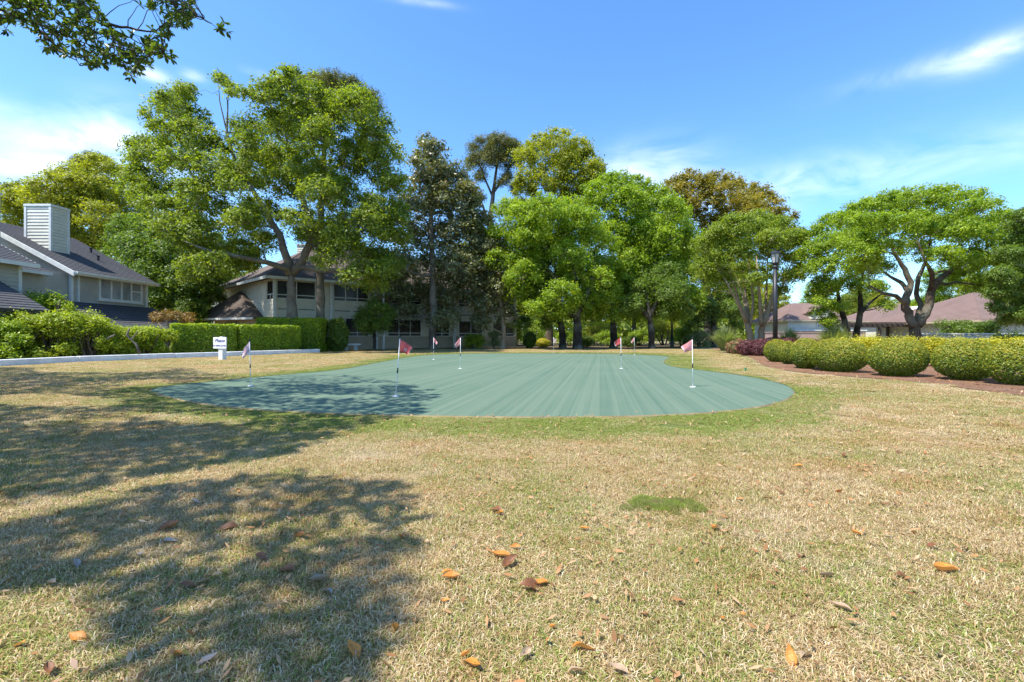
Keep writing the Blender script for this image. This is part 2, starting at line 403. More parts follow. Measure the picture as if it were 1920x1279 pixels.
# ------------------------------------------------------------------ leaves
def unit(v): return v/np.maximum(np.linalg.norm(v, axis=1, keepdims=True), 1e-9)
def leaves_mesh(name, C_, Nn, ln, wd, tone, droop=None, tri=False):
    n = len(C_); r = unit(RNG.normal(size=(n, 3)))
    if droop is not None: r = unit(r+droop)
    t = unit(r-Nn*np.sum(r*Nn, 1, keepdims=True)) if droop is None else r
    s = unit(np.cross(Nn, t)); ln = ln*RNG.uniform(.65, 1.35, (n, 1)); wd = wd*RNG.uniform(.7, 1.3, (n, 1))
    if tri:
        v = np.stack([C_-t*ln*.5, C_+s*wd*.55+t*ln*.18, C_+t*ln*.5-s*wd*.4], 1).reshape(-1, 3)
        me = bpy.data.meshes.new(name); fast_mesh(me, v, np.arange(3*n).reshape(n, 3))
    else:
        v = np.stack([C_-t*ln*.5, C_+s*wd*.5+t*ln*.08, C_+t*ln*.5, C_-s*wd*.5+t*ln*.08], 1).reshape(-1, 3)
        me = bpy.data.meshes.new(name); fast_mesh(me, v, np.arange(4*n).reshape(n, 4))
    for an, val in (('rnd', RNG.uniform(0, 1, n)), ('tone', tone)):
        a = me.attributes.new(an, 'FLOAT', 'FACE'); a.data.foreach_set('value', val.astype(np.float32))
    return me
def clump_leaves(clumps, leaf, cover, flat=.8, sub=.30, up=.5, spread=.9):
    """clumps: (centre, radius). Leaves gather in smaller sprays over and inside each clump."""
    CC, NN, TT = [], [], []
    for c, R in clumps:
        area = 4*PI*R*R; nl = int(cover*area/(leaf*leaf*.30)); rs = max(sub*R, leaf*2.2)
        ns = max(8, int(2.6*(R/rs)**2)); per = max(4, nl//ns)
        d = unit(RNG.normal(size=(ns, 3))); d[:, 2] = np.where(d[:, 2] < -.45, -d[:, 2], d[:, 2])
        rad = R*RNG.uniform(.25, 1.0, (ns, 1))**.55
        sc = np.array(c)+d*rad*np.array([1, 1, flat])
        ton = np.clip(RNG.normal(.5, .24, ns), 0, 1); big = RNG.uniform(.55, 1.35, (ns, 1))
        o = unit(RNG.normal(size=(ns*per, 3))); k = np.repeat(np.arange(ns), per)
        rr = rs*big[k]*RNG.uniform(.05, 1.0, (ns*per, 1))**.8*1.35*spread
        pos = sc[k]+o*rr*np.array([1, 1, .74])
        df = RNG.random(ns*per) < .20; fd = unit(RNG.normal(size=(ns*per, 3)))*(R*1.12*RNG.uniform(.1, 1, (ns*per, 1))**.4)*np.array([1, 1, flat]); pos[df] = np.array(c)+fd[df]
        nn = unit(o*.5+d[k]*.4+np.array([0, 0, up])+RNG.normal(size=(ns*per, 3))*.55)
        CC.append(pos); NN.append(nn); TT.append(np.clip(ton[k]+RNG.normal(0, .05, ns*per), 0, 1))
    return np.concatenate(CC), np.concatenate(NN), np.concatenate(TT)
def bend_path(a, b, n=5, sag=.12, jit=.06):
    a = Vector(a); b = Vector(b); L_ = (b-a).length; out_ = []
    o1 = Vector((random.uniform(-1, 1), random.uniform(-1, 1), random.uniform(-.3, .6)))*L_*sag
    for i in range(n+1):
        t = i/n; p = a.lerp(b, t)+o1*math.sin(PI*t)
        if 0 < i < n: p += Vector((random.uniform(-1, 1), random.uniform(-1, 1), random.uniform(-1, 1)))*L_*jit
        out_.append(p)
    return out_
LEAFTOTAL = 0
def make_tree(name, label, cat, Y, paths, clumps, leafm, bark, leaf=.15, cover=.5, depth=.7, group=None, flat=.8, sub=.3, up=.5,
              twigs=1.0, trunk_n=10, limb_r=.03, droop=None, ratio=.5, minz=None, dup=.55):
    """paths: lists of (px, py, r_px, dy) in photograph pixels at depth Y; first one is the trunk. clumps: (px, py, r_px)"""
    global LEAFTOTAL
    leaf *= 1.08; cover *= 2.55; flat = min(.95, flat*1.12); ratio = min(ratio*1.2, .62)
    base = Vector(P(paths[0][0][0], paths[0][0][1], Y)); base.z = 0
    root = empty(name, base, label=label, cat=cat, group=group)
    xs = [c[0] for c in clumps]; cxm = (min(xs)+max(xs))/2; half = max((max(xs)-min(xs))/2, 1)*Y/F+.5
    cl = []; n0 = len(clumps)
    clumps = list(clumps)+[(px+random.uniform(-.55, .55)*r, py+random.uniform(-.2, .8)*r, r*random.uniform(.7, .95)) for px, py, r in clumps if random.random() < dup]
    for k, (px, py, r) in enumerate(clumps):
        w = math.sqrt(max(0, 1-((px-cxm)*Y/F/half)**2))
        dy = random.uniform(-1, 1)*depth*half*max(w, .25)
        if k % 3 == 0: dy = abs(dy)
        if k >= n0: dy = -abs(dy)*.9
        yy = Y+dy; p = P(px, py, yy); R = r/F*yy*1.08
        cl.append((p-base, R))
    nodes = []; tm = MB(); limb_bm = []
    for k, pa in enumerate(paths):
        if k: tm = MB()
        pp = []; rr = []
        for q_ in pa:
            px, py, r = q_[:3]; dy = q_[3] if len(q_) > 3 else 0
            p = P(px, py, Y+dy)-base
            if k == 0 and not pp: p.z = -.05
            pp.append(p); rr.append(r/F*Y)
        rr[-1] *= .45
        if len(rr) > 3: rr[-2] *= .8
        sp, sr = [pp[0]], [rr[0]]
        for i in range(1, len(pp)):
            for t in (1/3, 2/3, 1):
                j = Vector((random.uniform(-1, 1), random.uniform(-1, 1), 0))*rr[i]*(.25 if t < 1 else 0)
                sp.append(pp[i-1].lerp(pp[i], t)+j); sr.append((rr[i-1]*(1-t)+rr[i]*t)*random.uniform(.95, 1.05))
        if k == 0 and len(sp) > 2:
            sr[0] *= 1.45; sp.insert(1, sp[0].lerp(sp[1], .25)); sr.insert(1, sr[0]*.76)
        tm.tube(sp, sr, trunk_n)
        tm.build('trunk' if k == 0 or pa[0][1] > 640 else 'limb', bark, root, smooth=True)
        for p, r in zip(sp[1:], sr[1:]): nodes.append((p, r))
    # limbs from the nearest lower node to each clump
    lm = MB(); tw = MB()
    order = sorted(cl, key=lambda c: min((c[0]-n_[0]).length for n_ in nodes))
    for c, R in order:
        best = min(nodes, key=lambda n_: (c-n_[0]).length + (1.5 if n_[0].z > c.z else 0)*abs(n_[0].z-c.z) + random.uniform(0, .1*R))
        Ld = (c-best[0]).length; r0 = min(best[1]*.7, .02*Ld+limb_r*R*1.2)
        pp = bend_path(best[0], c, 5); rr = [r0*(1-.75*i/5) for i in range(6)]
        lm.tube(pp, rr, 6, False)
        for i in (2, 3, 4, 5): nodes.append((pp[i], max(rr[i], .02)))
        for _ in range(int((4+R*3.0)*twigs)):
            s = pp[random.choice((3, 4, 5))]; d = Vector(unit(RNG.normal(size=(1, 3)))[0]); d.z = d.z*.8+.2
            e = c+d*R*random.uniform(.6, .98); e.z = c.z+(e.z-c.z)*flat
            q_ = bend_path(s, e, 4, .12, .05); r1 = max(.012, .012*R)
            tw.tube(q_, [r1*(1-.7*i/4) for i in range(5)], 3, False)
            for _k in range(2):
                s2 = q_[random.choice((2, 3))]; e2 = s2+Vector(unit(RNG.normal(size=(1, 3)))[0])*R*.35
                tw.tube(bend_path(s2, e2, 2), [r1*.5, r1*.35, r1*.2], 3, False)
    if lm.v: lm.build('branches', bark, root, smooth=True, kind='stuff')
    if tw.v: tw.build('twigs', M['twig'], root, kind='stuff')
    C_, Nn, T_ = clump_leaves([(tuple(c), R) for c, R in cl], leaf, cover, flat, sub, up)
    if minz is not None:
        k = C_[:, 2] > minz; C_, Nn, T_ = C_[k], Nn[k], T_[k]
    LEAFTOTAL += len(C_)
    me = leaves_mesh('crown', C_, Nn, leaf, leaf*ratio, T_, droop, tri=True)
    link('crown', me, leafm, root)
    return root

# ------------------------------------------------------------------ building helpers
def roof_plane(mb, e0, e1, r1, r0, course=.28, th=.14):
    """sloping roof: slab plus stepped shingle courses. e0-e1 is the eave, r0-r1 the top edge"""
    e0, e1, r1, r0 = map(Vector, (e0, e1, r1, r0)); n = (e1-e0).cross(r0-e0)
    if n.length < 1e-6: n = (e1-e0).cross(r1-e0)
    n.normalize()
    if n.z < 0: n = -n
    pts = [e0, e1, r1, r0] if (r1-r0).length > 1e-4 else [e0, e1, r1]
    mb.prism([p-n*th for p in pts], n*(th-.004))
    h = max((r0-e0).length, (r1-e1).length); k = max(2, int(h/course))
    for i in range(k):
        t0 = i/k; t1 = min(1, (i+1.25)/k)
        a, b, c, d = e0.lerp(r0, t0), e1.lerp(r1, t0), e1.lerp(r1, t1), e0.lerp(r0, t1)
        o = n*.032; s = n*.004
        mb.add([a, b, c, d, a+o, b+o, c+s, d+s], [(4, 5, 6, 7), (0, 1, 5, 4), (1, 2, 6, 5), (3, 0, 4, 7)])
    return mb
def fascia(mb, a, b, h=.2, w=.04, out_=(0, 0, 0)):
    a, b = Vector(a), Vector(b); d = (b-a).normalized(); s = d.cross(Vector((0, 0, 1))).normalized()*w; o = Vector(out_)
    z = Vector((0, 0, h)); q = [a+o-s, a+o+s, b+o+s, b+o-s]
    return mb.add([p-z for p in q]+q, [(0, 1, 2, 3), (7, 6, 5, 4), (0, 4, 5, 1), (1, 5, 6, 2), (2, 6, 7, 3), (3, 7, 4, 0)])
def siding(mb, o, u, n, u0, u1, z0, z1, pitch=.17, clip=None, holes=()):
    """overlapping boards on the wall plane through o with direction u and outward normal n"""
    o, u, n = Vector(o), Vector(u).normalized(), Vector(n).normalized(); z = z0
    while z < z1-1e-3:
        zt = min(z+pitch, z1); a, b = u0, u1
        if clip: a, b = clip((z+zt)/2, a, b)
        segs = [(a, b)]
        for h0, h1, hz0, hz1 in holes:
            if hz0 < (z+zt)/2 < hz1:
                ns = []
                for s0, s1 in segs:
                    if h1 <= s0 or h0 >= s1: ns.append((s0, s1)); continue
                    if h0 > s0: ns.append((s0, h0))
                    if h1 < s1: ns.append((h1, s1))
                segs = ns
        for s0, s1 in segs:
            if s1-s0 < .02: continue
            pt = lambda uu, out_, zz: o+u*uu+n*out_+Vector((0, 0, zz))
            mb.add([pt(s0, 0, z), pt(s1, 0, z), pt(s1, .042, z), pt(s0, .042, z), pt(s0, 0, zt), pt(s1, 0, zt), pt(s1, .010, zt), pt(s0, .010, zt)],
                   [(0, 1, 2, 3), (4, 7, 6, 5), (3, 2, 6, 7), (0, 3, 7, 4), (1, 5, 6, 2)])
        z = zt
    return mb
def frame_box(mb, o, u, n, u0, u1, z0, z1, d0, d1):
    o, u, n = Vector(o), Vector(u).normalized(), Vector(n).normalized(); Z = Vector((0, 0, 1))
    q = [o+u*a+n*b for a, b in ((u0, d0), (u1, d0), (u1, d1), (u0, d1))]
    return mb.add([p+Z*z0 for p in q]+[p+Z*z1 for p in q], [(3, 2, 1, 0), (4, 5, 6, 7), (0, 1, 5, 4), (1, 2, 6, 5), (2, 3, 7, 6), (3, 0, 4, 7)])

# ------------------------------------------------------------------ grey house on the left
def Lp(o, base): return [(x-base[0], y-base[1], z-base[2]) for x, y, z in o]
H1 = empty('house', (0, 0, 0), label='grey clapboard house with dark slate roof and tall boxy chimney behind the wild shrubs', cat='house')
XW = -24.2; Y0, Y1 = 25.0, 30.2; EZ = 4.8; SL = .54; RX = -29.3; RZ = EZ+SL*(XW-RX)
w = MB()
w.prism([(XW-.03, Y0+.03, 0), (XW-.03, Y0+.03, EZ-.05), (RX, Y0+.03, RZ-.15), (2*RX-XW, Y0+.03, EZ-.05), (2*RX-XW, Y0+.03, 0)], (0, Y1-Y0-.06, 0))
wall = w.build('wall', M['siding_grey'], H1)
s = MB(); siding(s, (0, Y0+.03, 0), (1, 0, 0), (0, -1, 0), -33.5, XW-.1, 1.6, RZ-.3, .18, clip=lambda z, a, b: (a, min(b, XW-max(0, z-EZ+.12)/SL)))
WU0, WU1, WZ0, WZ1 = 26.62, 29.75, 3.18, 4.52
siding(s, (XW-.03, 0, 0), (0, 1, 0), (1, 0, 0), Y0+.1, Y1-.1, 2.9, EZ-.1, .18, holes=[(WU0, WU1, WZ0, WZ1)])
s.build('siding', M['siding_grey'], wall, kind='stuff')
t = MB()
t.box((XW-.12, Y0-.03, 1.5), (XW+.03, Y0+.09, EZ-.1)); t.box((XW-.028, Y1-.14, 2.9), (XW+.034, Y1+.02, EZ-.12)); t.box((XW-.028, Y0+.1, 2.86), (XW+.036, Y1-.14, 2.98))
t.build('corner_trim', M['white_trim'], H1)
r = MB()
roof_plane(r, (XW+.45, Y0-.3, EZ-.24), (XW+.45, Y1+.3, EZ-.24), (RX, Y1+.3, RZ+.02), (RX, Y0-.3, RZ+.02), .22)
roof_plane(r, (2*RX-XW-.45, Y1+.3, EZ-.24), (2*RX-XW-.45, Y0-.3, EZ-.24), (RX, Y0-.3, RZ), (RX, Y1+.3, RZ), .3)
roof = r.build('roof', M['roof_slate'], H1)
f = MB(); fascia(f, (XW+.49, Y0-.34, EZ-.22), (XW+.49, Y1+.34, EZ-.22), .20); fascia(f, (XW+.49, Y0-.35, EZ-.24), (RX, Y0-.35, RZ+.01), .26)
f.build('fascia', M['white_trim'], H1)
g_ = MB(); g_.box((XW+.53, Y0-.3, EZ-.34), (XW+.64, Y1+.3, EZ-.22)); g_.build('gutter', M['white_trim'], H1)
for yy in (Y0+.35,):
    q = MB(); q.box((XW+.005, yy-.05, 2.98), (XW+.09, yy+.05, EZ-.3)); q.build('downpipe', M['white_trim'], H1)
for a_ in ((-26.0, 28.6, 5.78), (-27.2, 29.4, 6.42)):
    q = MB(); q.lathe([(.06, -.1), (.06, .28), (.09, .29), (.09, .34), (.0, .36)], 10, a_); q.build('roof_vent', M['dark_metal'], roof)
# lean-to roof below the window wall
r = MB(); roof_plane(r, (-21.9, Y0-2, 1.72), (-21.9, Y1+.4, 1.72), (XW+.04, Y1+.4, 2.96), (XW+.04, Y0-2, 2.96), .22); r.build('lower_roof', M['roof_slate'], H1)
f = MB(); fascia(f, (-21.86, Y0-2, 1.72), (-21.86, Y1+.4, 1.72), .2); f.build('fascia', M['white_trim'], H1)
w = MB(); w.box((XW, Y0-1.8, 0), (-22.3, Y1, 1.6)); w.build('lower_wall', M['siding_grey'], H1)
# window band of four sashes
o, u, n = (XW, 0, 0), (0, 1, 0), (1, 0, 0)
fr_ = MB()
for a, b, c, d in ((WU0, WU1, WZ0, WZ0+.12), (WU0, WU1, WZ1-.12, WZ1), (WU0, WU0+.12, WZ0+.12, WZ1-.12), (WU1-.12, WU1, WZ0+.12, WZ1-.12)): frame_box(fr_, o, u, n, a, b, c, d, -.03, .06)
win = fr_.build('window', M['white_trim'], H1)
wid = (WU1-WU0-.24)/4
for i in range(4):
    a = WU0+.12+wid*i
    if i:
        q = MB(); frame_box(q, o, u, n, a-.05, a+.05, WZ0+.12, WZ1-.12, -.028, .05); q.build('mullion', M['white_trim'], win)
    q = MB(); frame_box(q, o, u, n, a+.05 if i else a, a+wid-.05 if i < 3 else a+wid, WZ0+.12, WZ1-.12, -.025, .01); q.build('pane', M['glass'], win)
    if i == 3:
        q = MB(); frame_box(q, o, u, n, a+.05, a+wid, 3.86, 3.93, .01, .03); q.build('meeting_rail', M['white_trim'], win)
q = MB(); frame_box(q, o, u, n, WU0-.06, WU1+.06, WZ0-.07, WZ0, -.03, .11); q.build('sill', M['white_trim'], win)
# chimney
cx0, cx1, cy0, cy1, cz0, cz1 = -27.6, -26.2, 25.85, 26.85, 5.2, 8.5
c = MB(); c.box((cx0, cy0, cz0), (cx1, cy1, cz1)); ch = c.build('chimney', M['siding_grey'], H1)
s = MB(); siding(s, (0, cy0, 0), (1, 0, 0), (0, -1, 0), cx0, cx1, cz0+.3, cz1-.05, .185); siding(s, (cx1, 0, 0), (0, 1, 0), (1, 0, 0), cy0, cy1, cz0+.3, cz1-.05, .185)
s.build('siding', M['siding_pale'], ch, kind='stuff')
t = MB()
for x, y in ((cx0, cy0), (cx1, cy0), (cx1, cy1)): t.box((x-.06, y-.06, cz0), (x+.06, y+.06, cz1-.08))
t.build('corner_trim', M['white_trim'], ch)
q = MB(); q.box((cx0-.08, cy0-.08, cz1-.07), (cx1+.08, cy1+.08, cz1+.05)); q.build('cap', M['white_trim'], ch)
# nearer wing of the same house
wx, wy0, wy1 = -23.0, 15.5, 21.3
w = MB(); w.prism([(wx, wy0, 0), (wx, wy0, 4.55), (-28, wy0, 7.2), (-33, wy0, 4.55), (-33, wy0, 0)], (0, wy1-wy0, 0)); wing = w.build('wing_wall', M['siding_grey'], H1)
s = MB(); siding(s, (wx, 0, 0), (0, 1, 0), (1, 0, 0), wy0, wy1-.1, 3.0, 4.5, .18); s.build('siding', M['siding_grey'], wing, kind='stuff')
w = MB(); w.box((-30, wy1, 0), (-24.4, Y0, 4.35)); w.build('link_wall', M['siding_grey'], H1)
r = MB(); roof_plane(r, (wx+.5, wy0-.3, 4.45), (wx+.5, wy1+.3, 4.45), (-28, wy1+.3, 7.3), (-28, wy0-.3, 7.3), .22)
roof_plane(r, (-33.5, wy1+.3, 4.45), (-33.5, wy0-.3, 4.45), (-28, wy0-.3, 7.3), (-28, wy1+.3, 7.3), .3)
roof_plane(r, (-23.9, wy1+.3, 4.34), (-23.9, 23.6, 4.34), (-27, 23.6, 5.9), (-27, wy1+.3, 5.9), .22); r.build('wing_roof', M['roof_slate'], H1)
f = MB(); fascia(f, (wx+.54, wy0-.34, 4.45), (wx+.54, wy1+.34, 4.45), .18); fascia(f, (wx+.5, wy1+.36, 4.44), (-28, wy1+.36, 7.3), .2); fascia(f, (-23.86, wy1+.4, 4.34), (-23.86, 23.6, 4.34), .16)
f.box((wx-.1, wy1-.12, 2.9), (wx+.04, wy1+.03, 4.3)); f.build('wing_trim', M['white_trim'], H1)
r = MB(); roof_plane(r, (-20.4, 13, 2.15), (-20.4, 20.1, 2.15), (wx+.04, 20.1, 3.66), (wx+.04, 13, 3.66), .22); r.build('lower_roof', M['roof_slate'], H1)
w = MB(); w.box((wx, 13.4, 0), (-20.8, 19.8, 2.1)); w.build('lower_wall', M['siding_grey'], H1)
c = MB(); c.box((-28.4, 22.0, 4.9), (-26.3, 23.4, 8.3)); c2 = c.build('chimney', M['siding_grey'], H1)
q = MB(); q.box((-28.46, 21.94, 8.302), (-26.24, 23.46, 8.4)); q.build('cap', M['white_trim'], c2)

# ------------------------------------------------------------------ two storey apartment building
A2 = Vector((-17.6, 33.7, 0)); U = Vector((.797, .604, 0)).normalized(); NO = Vector((.604, -.797, 0)).normalized()
def tt(px): q = (px-CX)/F; return (q*A2.y-A2.x)/(U.x-U.y*q)
AB = empty('apartment_building', (0, 0, 0), label='cream two storey apartment building with screened porches and brown hipped roof behind the trees', cat='building')
TL = tt(968)
m_ = NT('porch_screen'); d_ = m_.N.new('ShaderNodeBsdfDiffuse'); d_.inputs[0].default_value = (.018, .02, .022, 1); tr_ = m_.N.new('ShaderNodeBsdfTransparent')
gl_ = m_.N.new('ShaderNodeBsdfGlossy'); gl_.inputs['Roughness'].default_value = .25; gl_.inputs[0].default_value = (.5, .5, .5, 1)
mx_ = m_.N.new('ShaderNodeMixShader'); mx_.inputs[0].default_value = .45; mx2 = m_.N.new('ShaderNodeMixShader'); mx2.inputs[0].default_value = .05
m_.L.new(d_.outputs[0], mx_.inputs[1]); m_.L.new(tr_.outputs[0], mx_.inputs[2]); m_.L.new(mx_.outputs[0], mx2.inputs[1]); m_.L.new(gl_.outputs[0], mx2.inputs[2]); m_.L.new(mx2.outputs[0], m_.out.inputs[0])
M['porch_screen'] = m_.m
ops = [(515, 592), (622, 692), (724, 790), (812, 843), (858, 905), (922, 964)]
ts = [(tt(a)+.12, tt(b)) for a, b in ops]
UP = (3.87, 5.25); LO = (1.05, 2.55)
w = MB(); frame_box(w, A2, U, NO, 0, TL, 0, 1.05, -.2, 0); w.build('base_wall', M['siding_tan'], AB)
holes = [(a, b, z0, z1) for a, b in ts for z0, z1 in (UP, LO)]
w = MB(); frame_box(w, A2, U, NO, 0, TL, 2.55, 3.87, -.2, -.002); frame_box(w, A2, U, NO, 0, TL, 5.25, 5.5, -.2, -.002)
edges = [0.0]+[v for t_ in ts for v in t_]+[TL]
for i in range(0, len(edges), 2):
    for z0, z1 in (UP, LO):
        if edges[i+1]-edges[i] > .03: frame_box(w, A2, U, NO, edges[i], edges[i+1], z0, z1, -.2, -.002)
wall = w.build('wall', M['siding_cream'], AB)
s = MB(); siding(s, A2, U, NO, 0.1, TL, 1.12, 5.45, .19, holes=holes); s.build('siding', M['siding_cream'], wall, kind='stuff')
for a, b in ts:
    mid = (a+b)/2
    for c0, c1 in ((a+.1, mid-.12), (mid+.12, b-.1)): sl = MB(); frame_box(sl, A2, U, NO, c0, c1, 3.06, 3.13, .0, .034); sl.build('vent_slot', M['wood_dark'], AB)
w = MB(); frame_box(w, A2, U, NO, .3, TL-.3, 0, 5.4, -2.6, -2.4); w.build('inner_wall', M['siding_tan'], AB)
w = MB(); frame_box(w, A2, U, NO, .2, TL, 2.8, 3.0, -2.39, -.21); frame_box(w, A2, U, NO, .2, TL, .02, .2, -2.39, -.21); w.build('porch_floor', M['wood_dark'], AB)
for a, b in ts:
    for z0, z1 in (UP, LO):
        f = MB(); frame_box(f, A2, U, NO, a, b, z0, z0+.06, -.08, .02); frame_box(f, A2, U, NO, a, b, z1-.05, z1, -.08, .02)
        frame_box(f, A2, U, NO, a, a+.06, z0+.06, z1-.05, -.08, .02); frame_box(f, A2, U, NO, b-.06, b, z0+.06, z1-.05, -.08, .02)
        scr = f.build('screened_porch', M['white_trim'], AB)
        k = max(2, round((b-a)/1.15))
        q = MB(); frame_box(q, A2, U, NO, a+.06, b-.06, z0+.27, z0+.33, -.06, .0); q.build('rail', M['white_trim'], scr)
        for i in range(k):
            x0 = a+(b-a)*i/k; x1 = a+(b-a)*(i+1)/k
            if i:
                q = MB(); frame_box(q, A2, U, NO, x0-.03, x0+.03, z0+.06, z1-.05, -.07, .01); q.build('mullion', M['white_trim'], scr)
            q = MB(); frame_box(q, A2, U, NO, x0+.05, x1-.05, z0+.06, z1-.05, -.045, -.04); q.build('screen', M['porch_screen'], scr)
        q = MB(); frame_box(q, A2, U, NO, a+.5, a+1.5, z0-.4, z1-.2, -2.395, -2.36); q.build('sliding_door', M['glass'], AB)
for px in (514, 620, 705, 851):
    q = MB(); frame_box(q, A2, U, NO, tt(px)-.09, tt(px)+.09, 0, 5.4, .036, .2); q.build('post', M['white_trim'], AB)
# left side wall, its corner porch opening, and the small hipped entry roof
E0 = Vector((-30.3, 45.7, 0)); UL = (E0-A2).normalized(); NL = Vector((-UL.y, UL.x, 0)); NL = NL if NL.y < 0 else -NL
w = MB(); frame_box(w, A2, UL, NL, 1.5, 17, 0, 5.4, -.2, 0); frame_box(w, A2, UL, NL, 0, 1.5, 0, 3.87, -.2, 0); frame_box(w, A2, UL, NL, 0, 1.5, 5.2, 5.4, -.2, 0); sw = w.build('side_wall', M['siding_cream'], AB)
s = MB(); siding(s, A2, UL, NL, .1, 6.6, 1.0, 5.4, .19, holes=[(0, 1.5, 3.87, 5.2)]); s.build('siding', M['siding_cream'], sw, kind='stuff')
q = MB(); frame_box(q, A2, UL, NL, .1, 1.5, 3.87, 5.2, -.05, -.04); q.build('screen', M['porch_screen'], AB)
q = MB(); frame_box(q, A2, UL, NL, 0.0, 1.5, 4.2, 4.26, -.03, .03); frame_box(q, A2, UL, NL, .75, .81, 3.87, 4.2, -.03, .03); q.build('rail', M['white_trim'], AB)
B2 = A2+U*(TL+.6); AE = A2+Vector((-.10, -.85, 5.45)); BE = B2+NO*.65+Vector((0, 0, 5.45)); EE = E0+NL*.65+Vector((0, 0, 5.45))
R0 = Vector((-18.5, 41.8, 9.2)); R1 = Vector((-6.5, 51, 9.4)); RL = Vector((-27.5, 50, 8.5))
r = MB(); roof_plane(r, AE, BE, R1, R0, .3); roof_plane(r, EE, AE, R0, RL, .3)
BK = Vector((-9, 58, 5.45)); roof_plane(r, BE, BK+Vector((8, 0, 0)), R1, R1, .4); roof_plane(r, BK+Vector((8, 0, 0)), BK+Vector((-20, 0, 0)), RL, R1, .6); roof_plane(r, BK+Vector((-20, 0, 0)), EE, RL, RL, .5)
r.build('roof', M['roof_brown'], AB)
f = MB(); fascia(f, AE+Vector((0, -.03, 0)), BE+NO*.03, .2); fascia(f, EE+NL*.03, AE+NL*.03+Vector((0, -.02, 0)), .2); f.build('fascia', M['white_trim'], AB)
c = MB(); c.box((-20.4, 43.2, 8.3), (-19.3, 44.4, 9.7)); ch = c.build('chimney', M['siding_pale'], AB)
s = MB(); siding(s, (0, 43.2, 0), (1, 0, 0), (0, -1, 0), -20.4, -19.3, 8.4, 9.6, .19); s.build('siding', M['siding_pale'], ch, kind='stuff')
q = MB(); q.box((-20.48, 43.1, 9.7), (-19.22, 44.48, 9.8)); q.build('cap', M['white_trim'], ch)
a, b, c_, d = Vector((-25.6, 36.8, 2.5)), Vector((-19.5, 34.3, 2.5)), Vector((-18.6, 36.0, 2.5)), Vector((-26.5, 43, 2.5)); ap = Vector((-22.9, 38.3, 4.85)); ap2 = Vector((-24.5, 41.5, 4.85))
r = MB(); roof_plane(r, a, b, ap, ap, .25); roof_plane(r, b, c_, ap, ap, .25); roof_plane(r, d, a, ap, ap2, .25); roof_plane(r, c_, c_+Vector((-3, 5, 0)), ap2, ap, .25); r.build('entry_roof', M['roof_brown'], AB)
f = MB(); fascia(f, a+Vector((0, -.04, 0)), b+Vector((0, -.04, 0)), .16); f.build('fascia', M['white_trim'], AB)
w = MB(); w.prism([(-24.2, 37, 0), (-19.6, 35, 0), (-19.3, 36.5, 0), (-23.8, 39.5, 0)], (0, 0, 2.4)); ew = w.build('entry_wall', M['siding_tan'], AB)
q = MB(); q.prism([(-22.9, 36.36, .2), (-21.4, 35.7, .2), (-21.42, 35.62, .2), (-22.92, 36.28, .2)], (0, 0, 1.9)); q.build('entry_door', M['wood_dark'], ew)

# ------------------------------------------------------------------ roofs and walls of the houses on the right
def hip_house(name, label, x0, x1, y0, y1, ez, rz, rm, wm, inset=.35, over=.6):
    h = empty(name, (0, 0, 0), label=label, cat='house')
    w = MB(); w.box((x0, y0, 0), (x1, y1, ez)); wl = w.build('wall', wm, h)
    e = [(x0-over, y0-over), (x1+over, y0-over), (x1+over, y1+over), (x0-over, y1+over)]; ym = (y0+y1)/2; dx = (x1-x0)*inset
    a, b = Vector((x0+dx, ym, rz)), Vector((x1-dx, ym, rz)); E = [Vector((x, y, ez)) for x, y in e]
    r = MB(); roof_plane(r, E[0], E[1], b, a, .35); roof_plane(r, E[1], E[2], b, b, .35); roof_plane(r, E[2], E[3], a, b, .5); roof_plane(r, E[3], E[0], a, a, .35)
    r.build('roof', rm, h); f = MB()
    for i in range(4): fascia(f, E[i], E[(i+1) % 4], .16)
    f.build('fascia', M['siding_tan'], h); return h, wl
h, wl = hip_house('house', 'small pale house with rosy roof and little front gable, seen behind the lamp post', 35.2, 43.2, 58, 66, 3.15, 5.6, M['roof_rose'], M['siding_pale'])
r = MB(); roof_plane(r, (37.6, 57.2, 4.0), (37.6, 61, 4.0), (39.0, 61, 5.1), (39.0, 57.2, 5.1), .3); roof_plane(r, (40.4, 61, 4.0), (40.4, 57.2, 4.0), (39.0, 57.2, 5.1), (39.0, 61, 5.1), .3); r.build('gable_roof', M['roof_rose'], h)
w = MB(); w.prism([(37.8, 57.4, 3.3), (40.2, 57.4, 3.3), (40.2, 57.4, 4.0), (39, 57.4, 4.9), (37.8, 57.4, 4.0)], (0, 2, 0)); w.build('gable_wall', M['siding_pale'], h)
q = MB(); q.box((38.8, 57.93, 2.1), (39.9, 57.99, 3.05)); wn = q.build('window', M['white_trim'], h); q = MB(); q.box((38.92, 57.9, 2.2), (39.78, 57.93, 2.95)); q.build('pane', M['glass'], wn)
w = MB(); w.box((34.5, 56.6, 0), (44, 57.1, 1.75)); w.build('terrace_wall', M['stucco_pink'], h); w = MB(); w.box((34.4, 56.5, 1.75), (44.1, 57.2, 1.9)); w.build('coping', M['white_trim'], h)
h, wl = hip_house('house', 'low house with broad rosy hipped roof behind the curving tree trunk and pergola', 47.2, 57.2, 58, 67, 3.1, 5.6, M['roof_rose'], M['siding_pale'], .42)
w = MB(); w.prism([(52.6, 60.0, 3.6), (55.0, 60.0, 3.6), (55.0, 60.0, 4.3), (53.8, 60.0, 5.1), (52.6, 60.0, 4.3)], (0, 2.4, 0)); w.build('dormer', M['white_trim'], h)
h, wl = hip_house('house', 'brown roofed house at the right edge with dappled shade on its roof', 37.6, 52, 36.5, 47, 2.35, 5.1, M['roof_rose'], M['stone'], .33, .8)
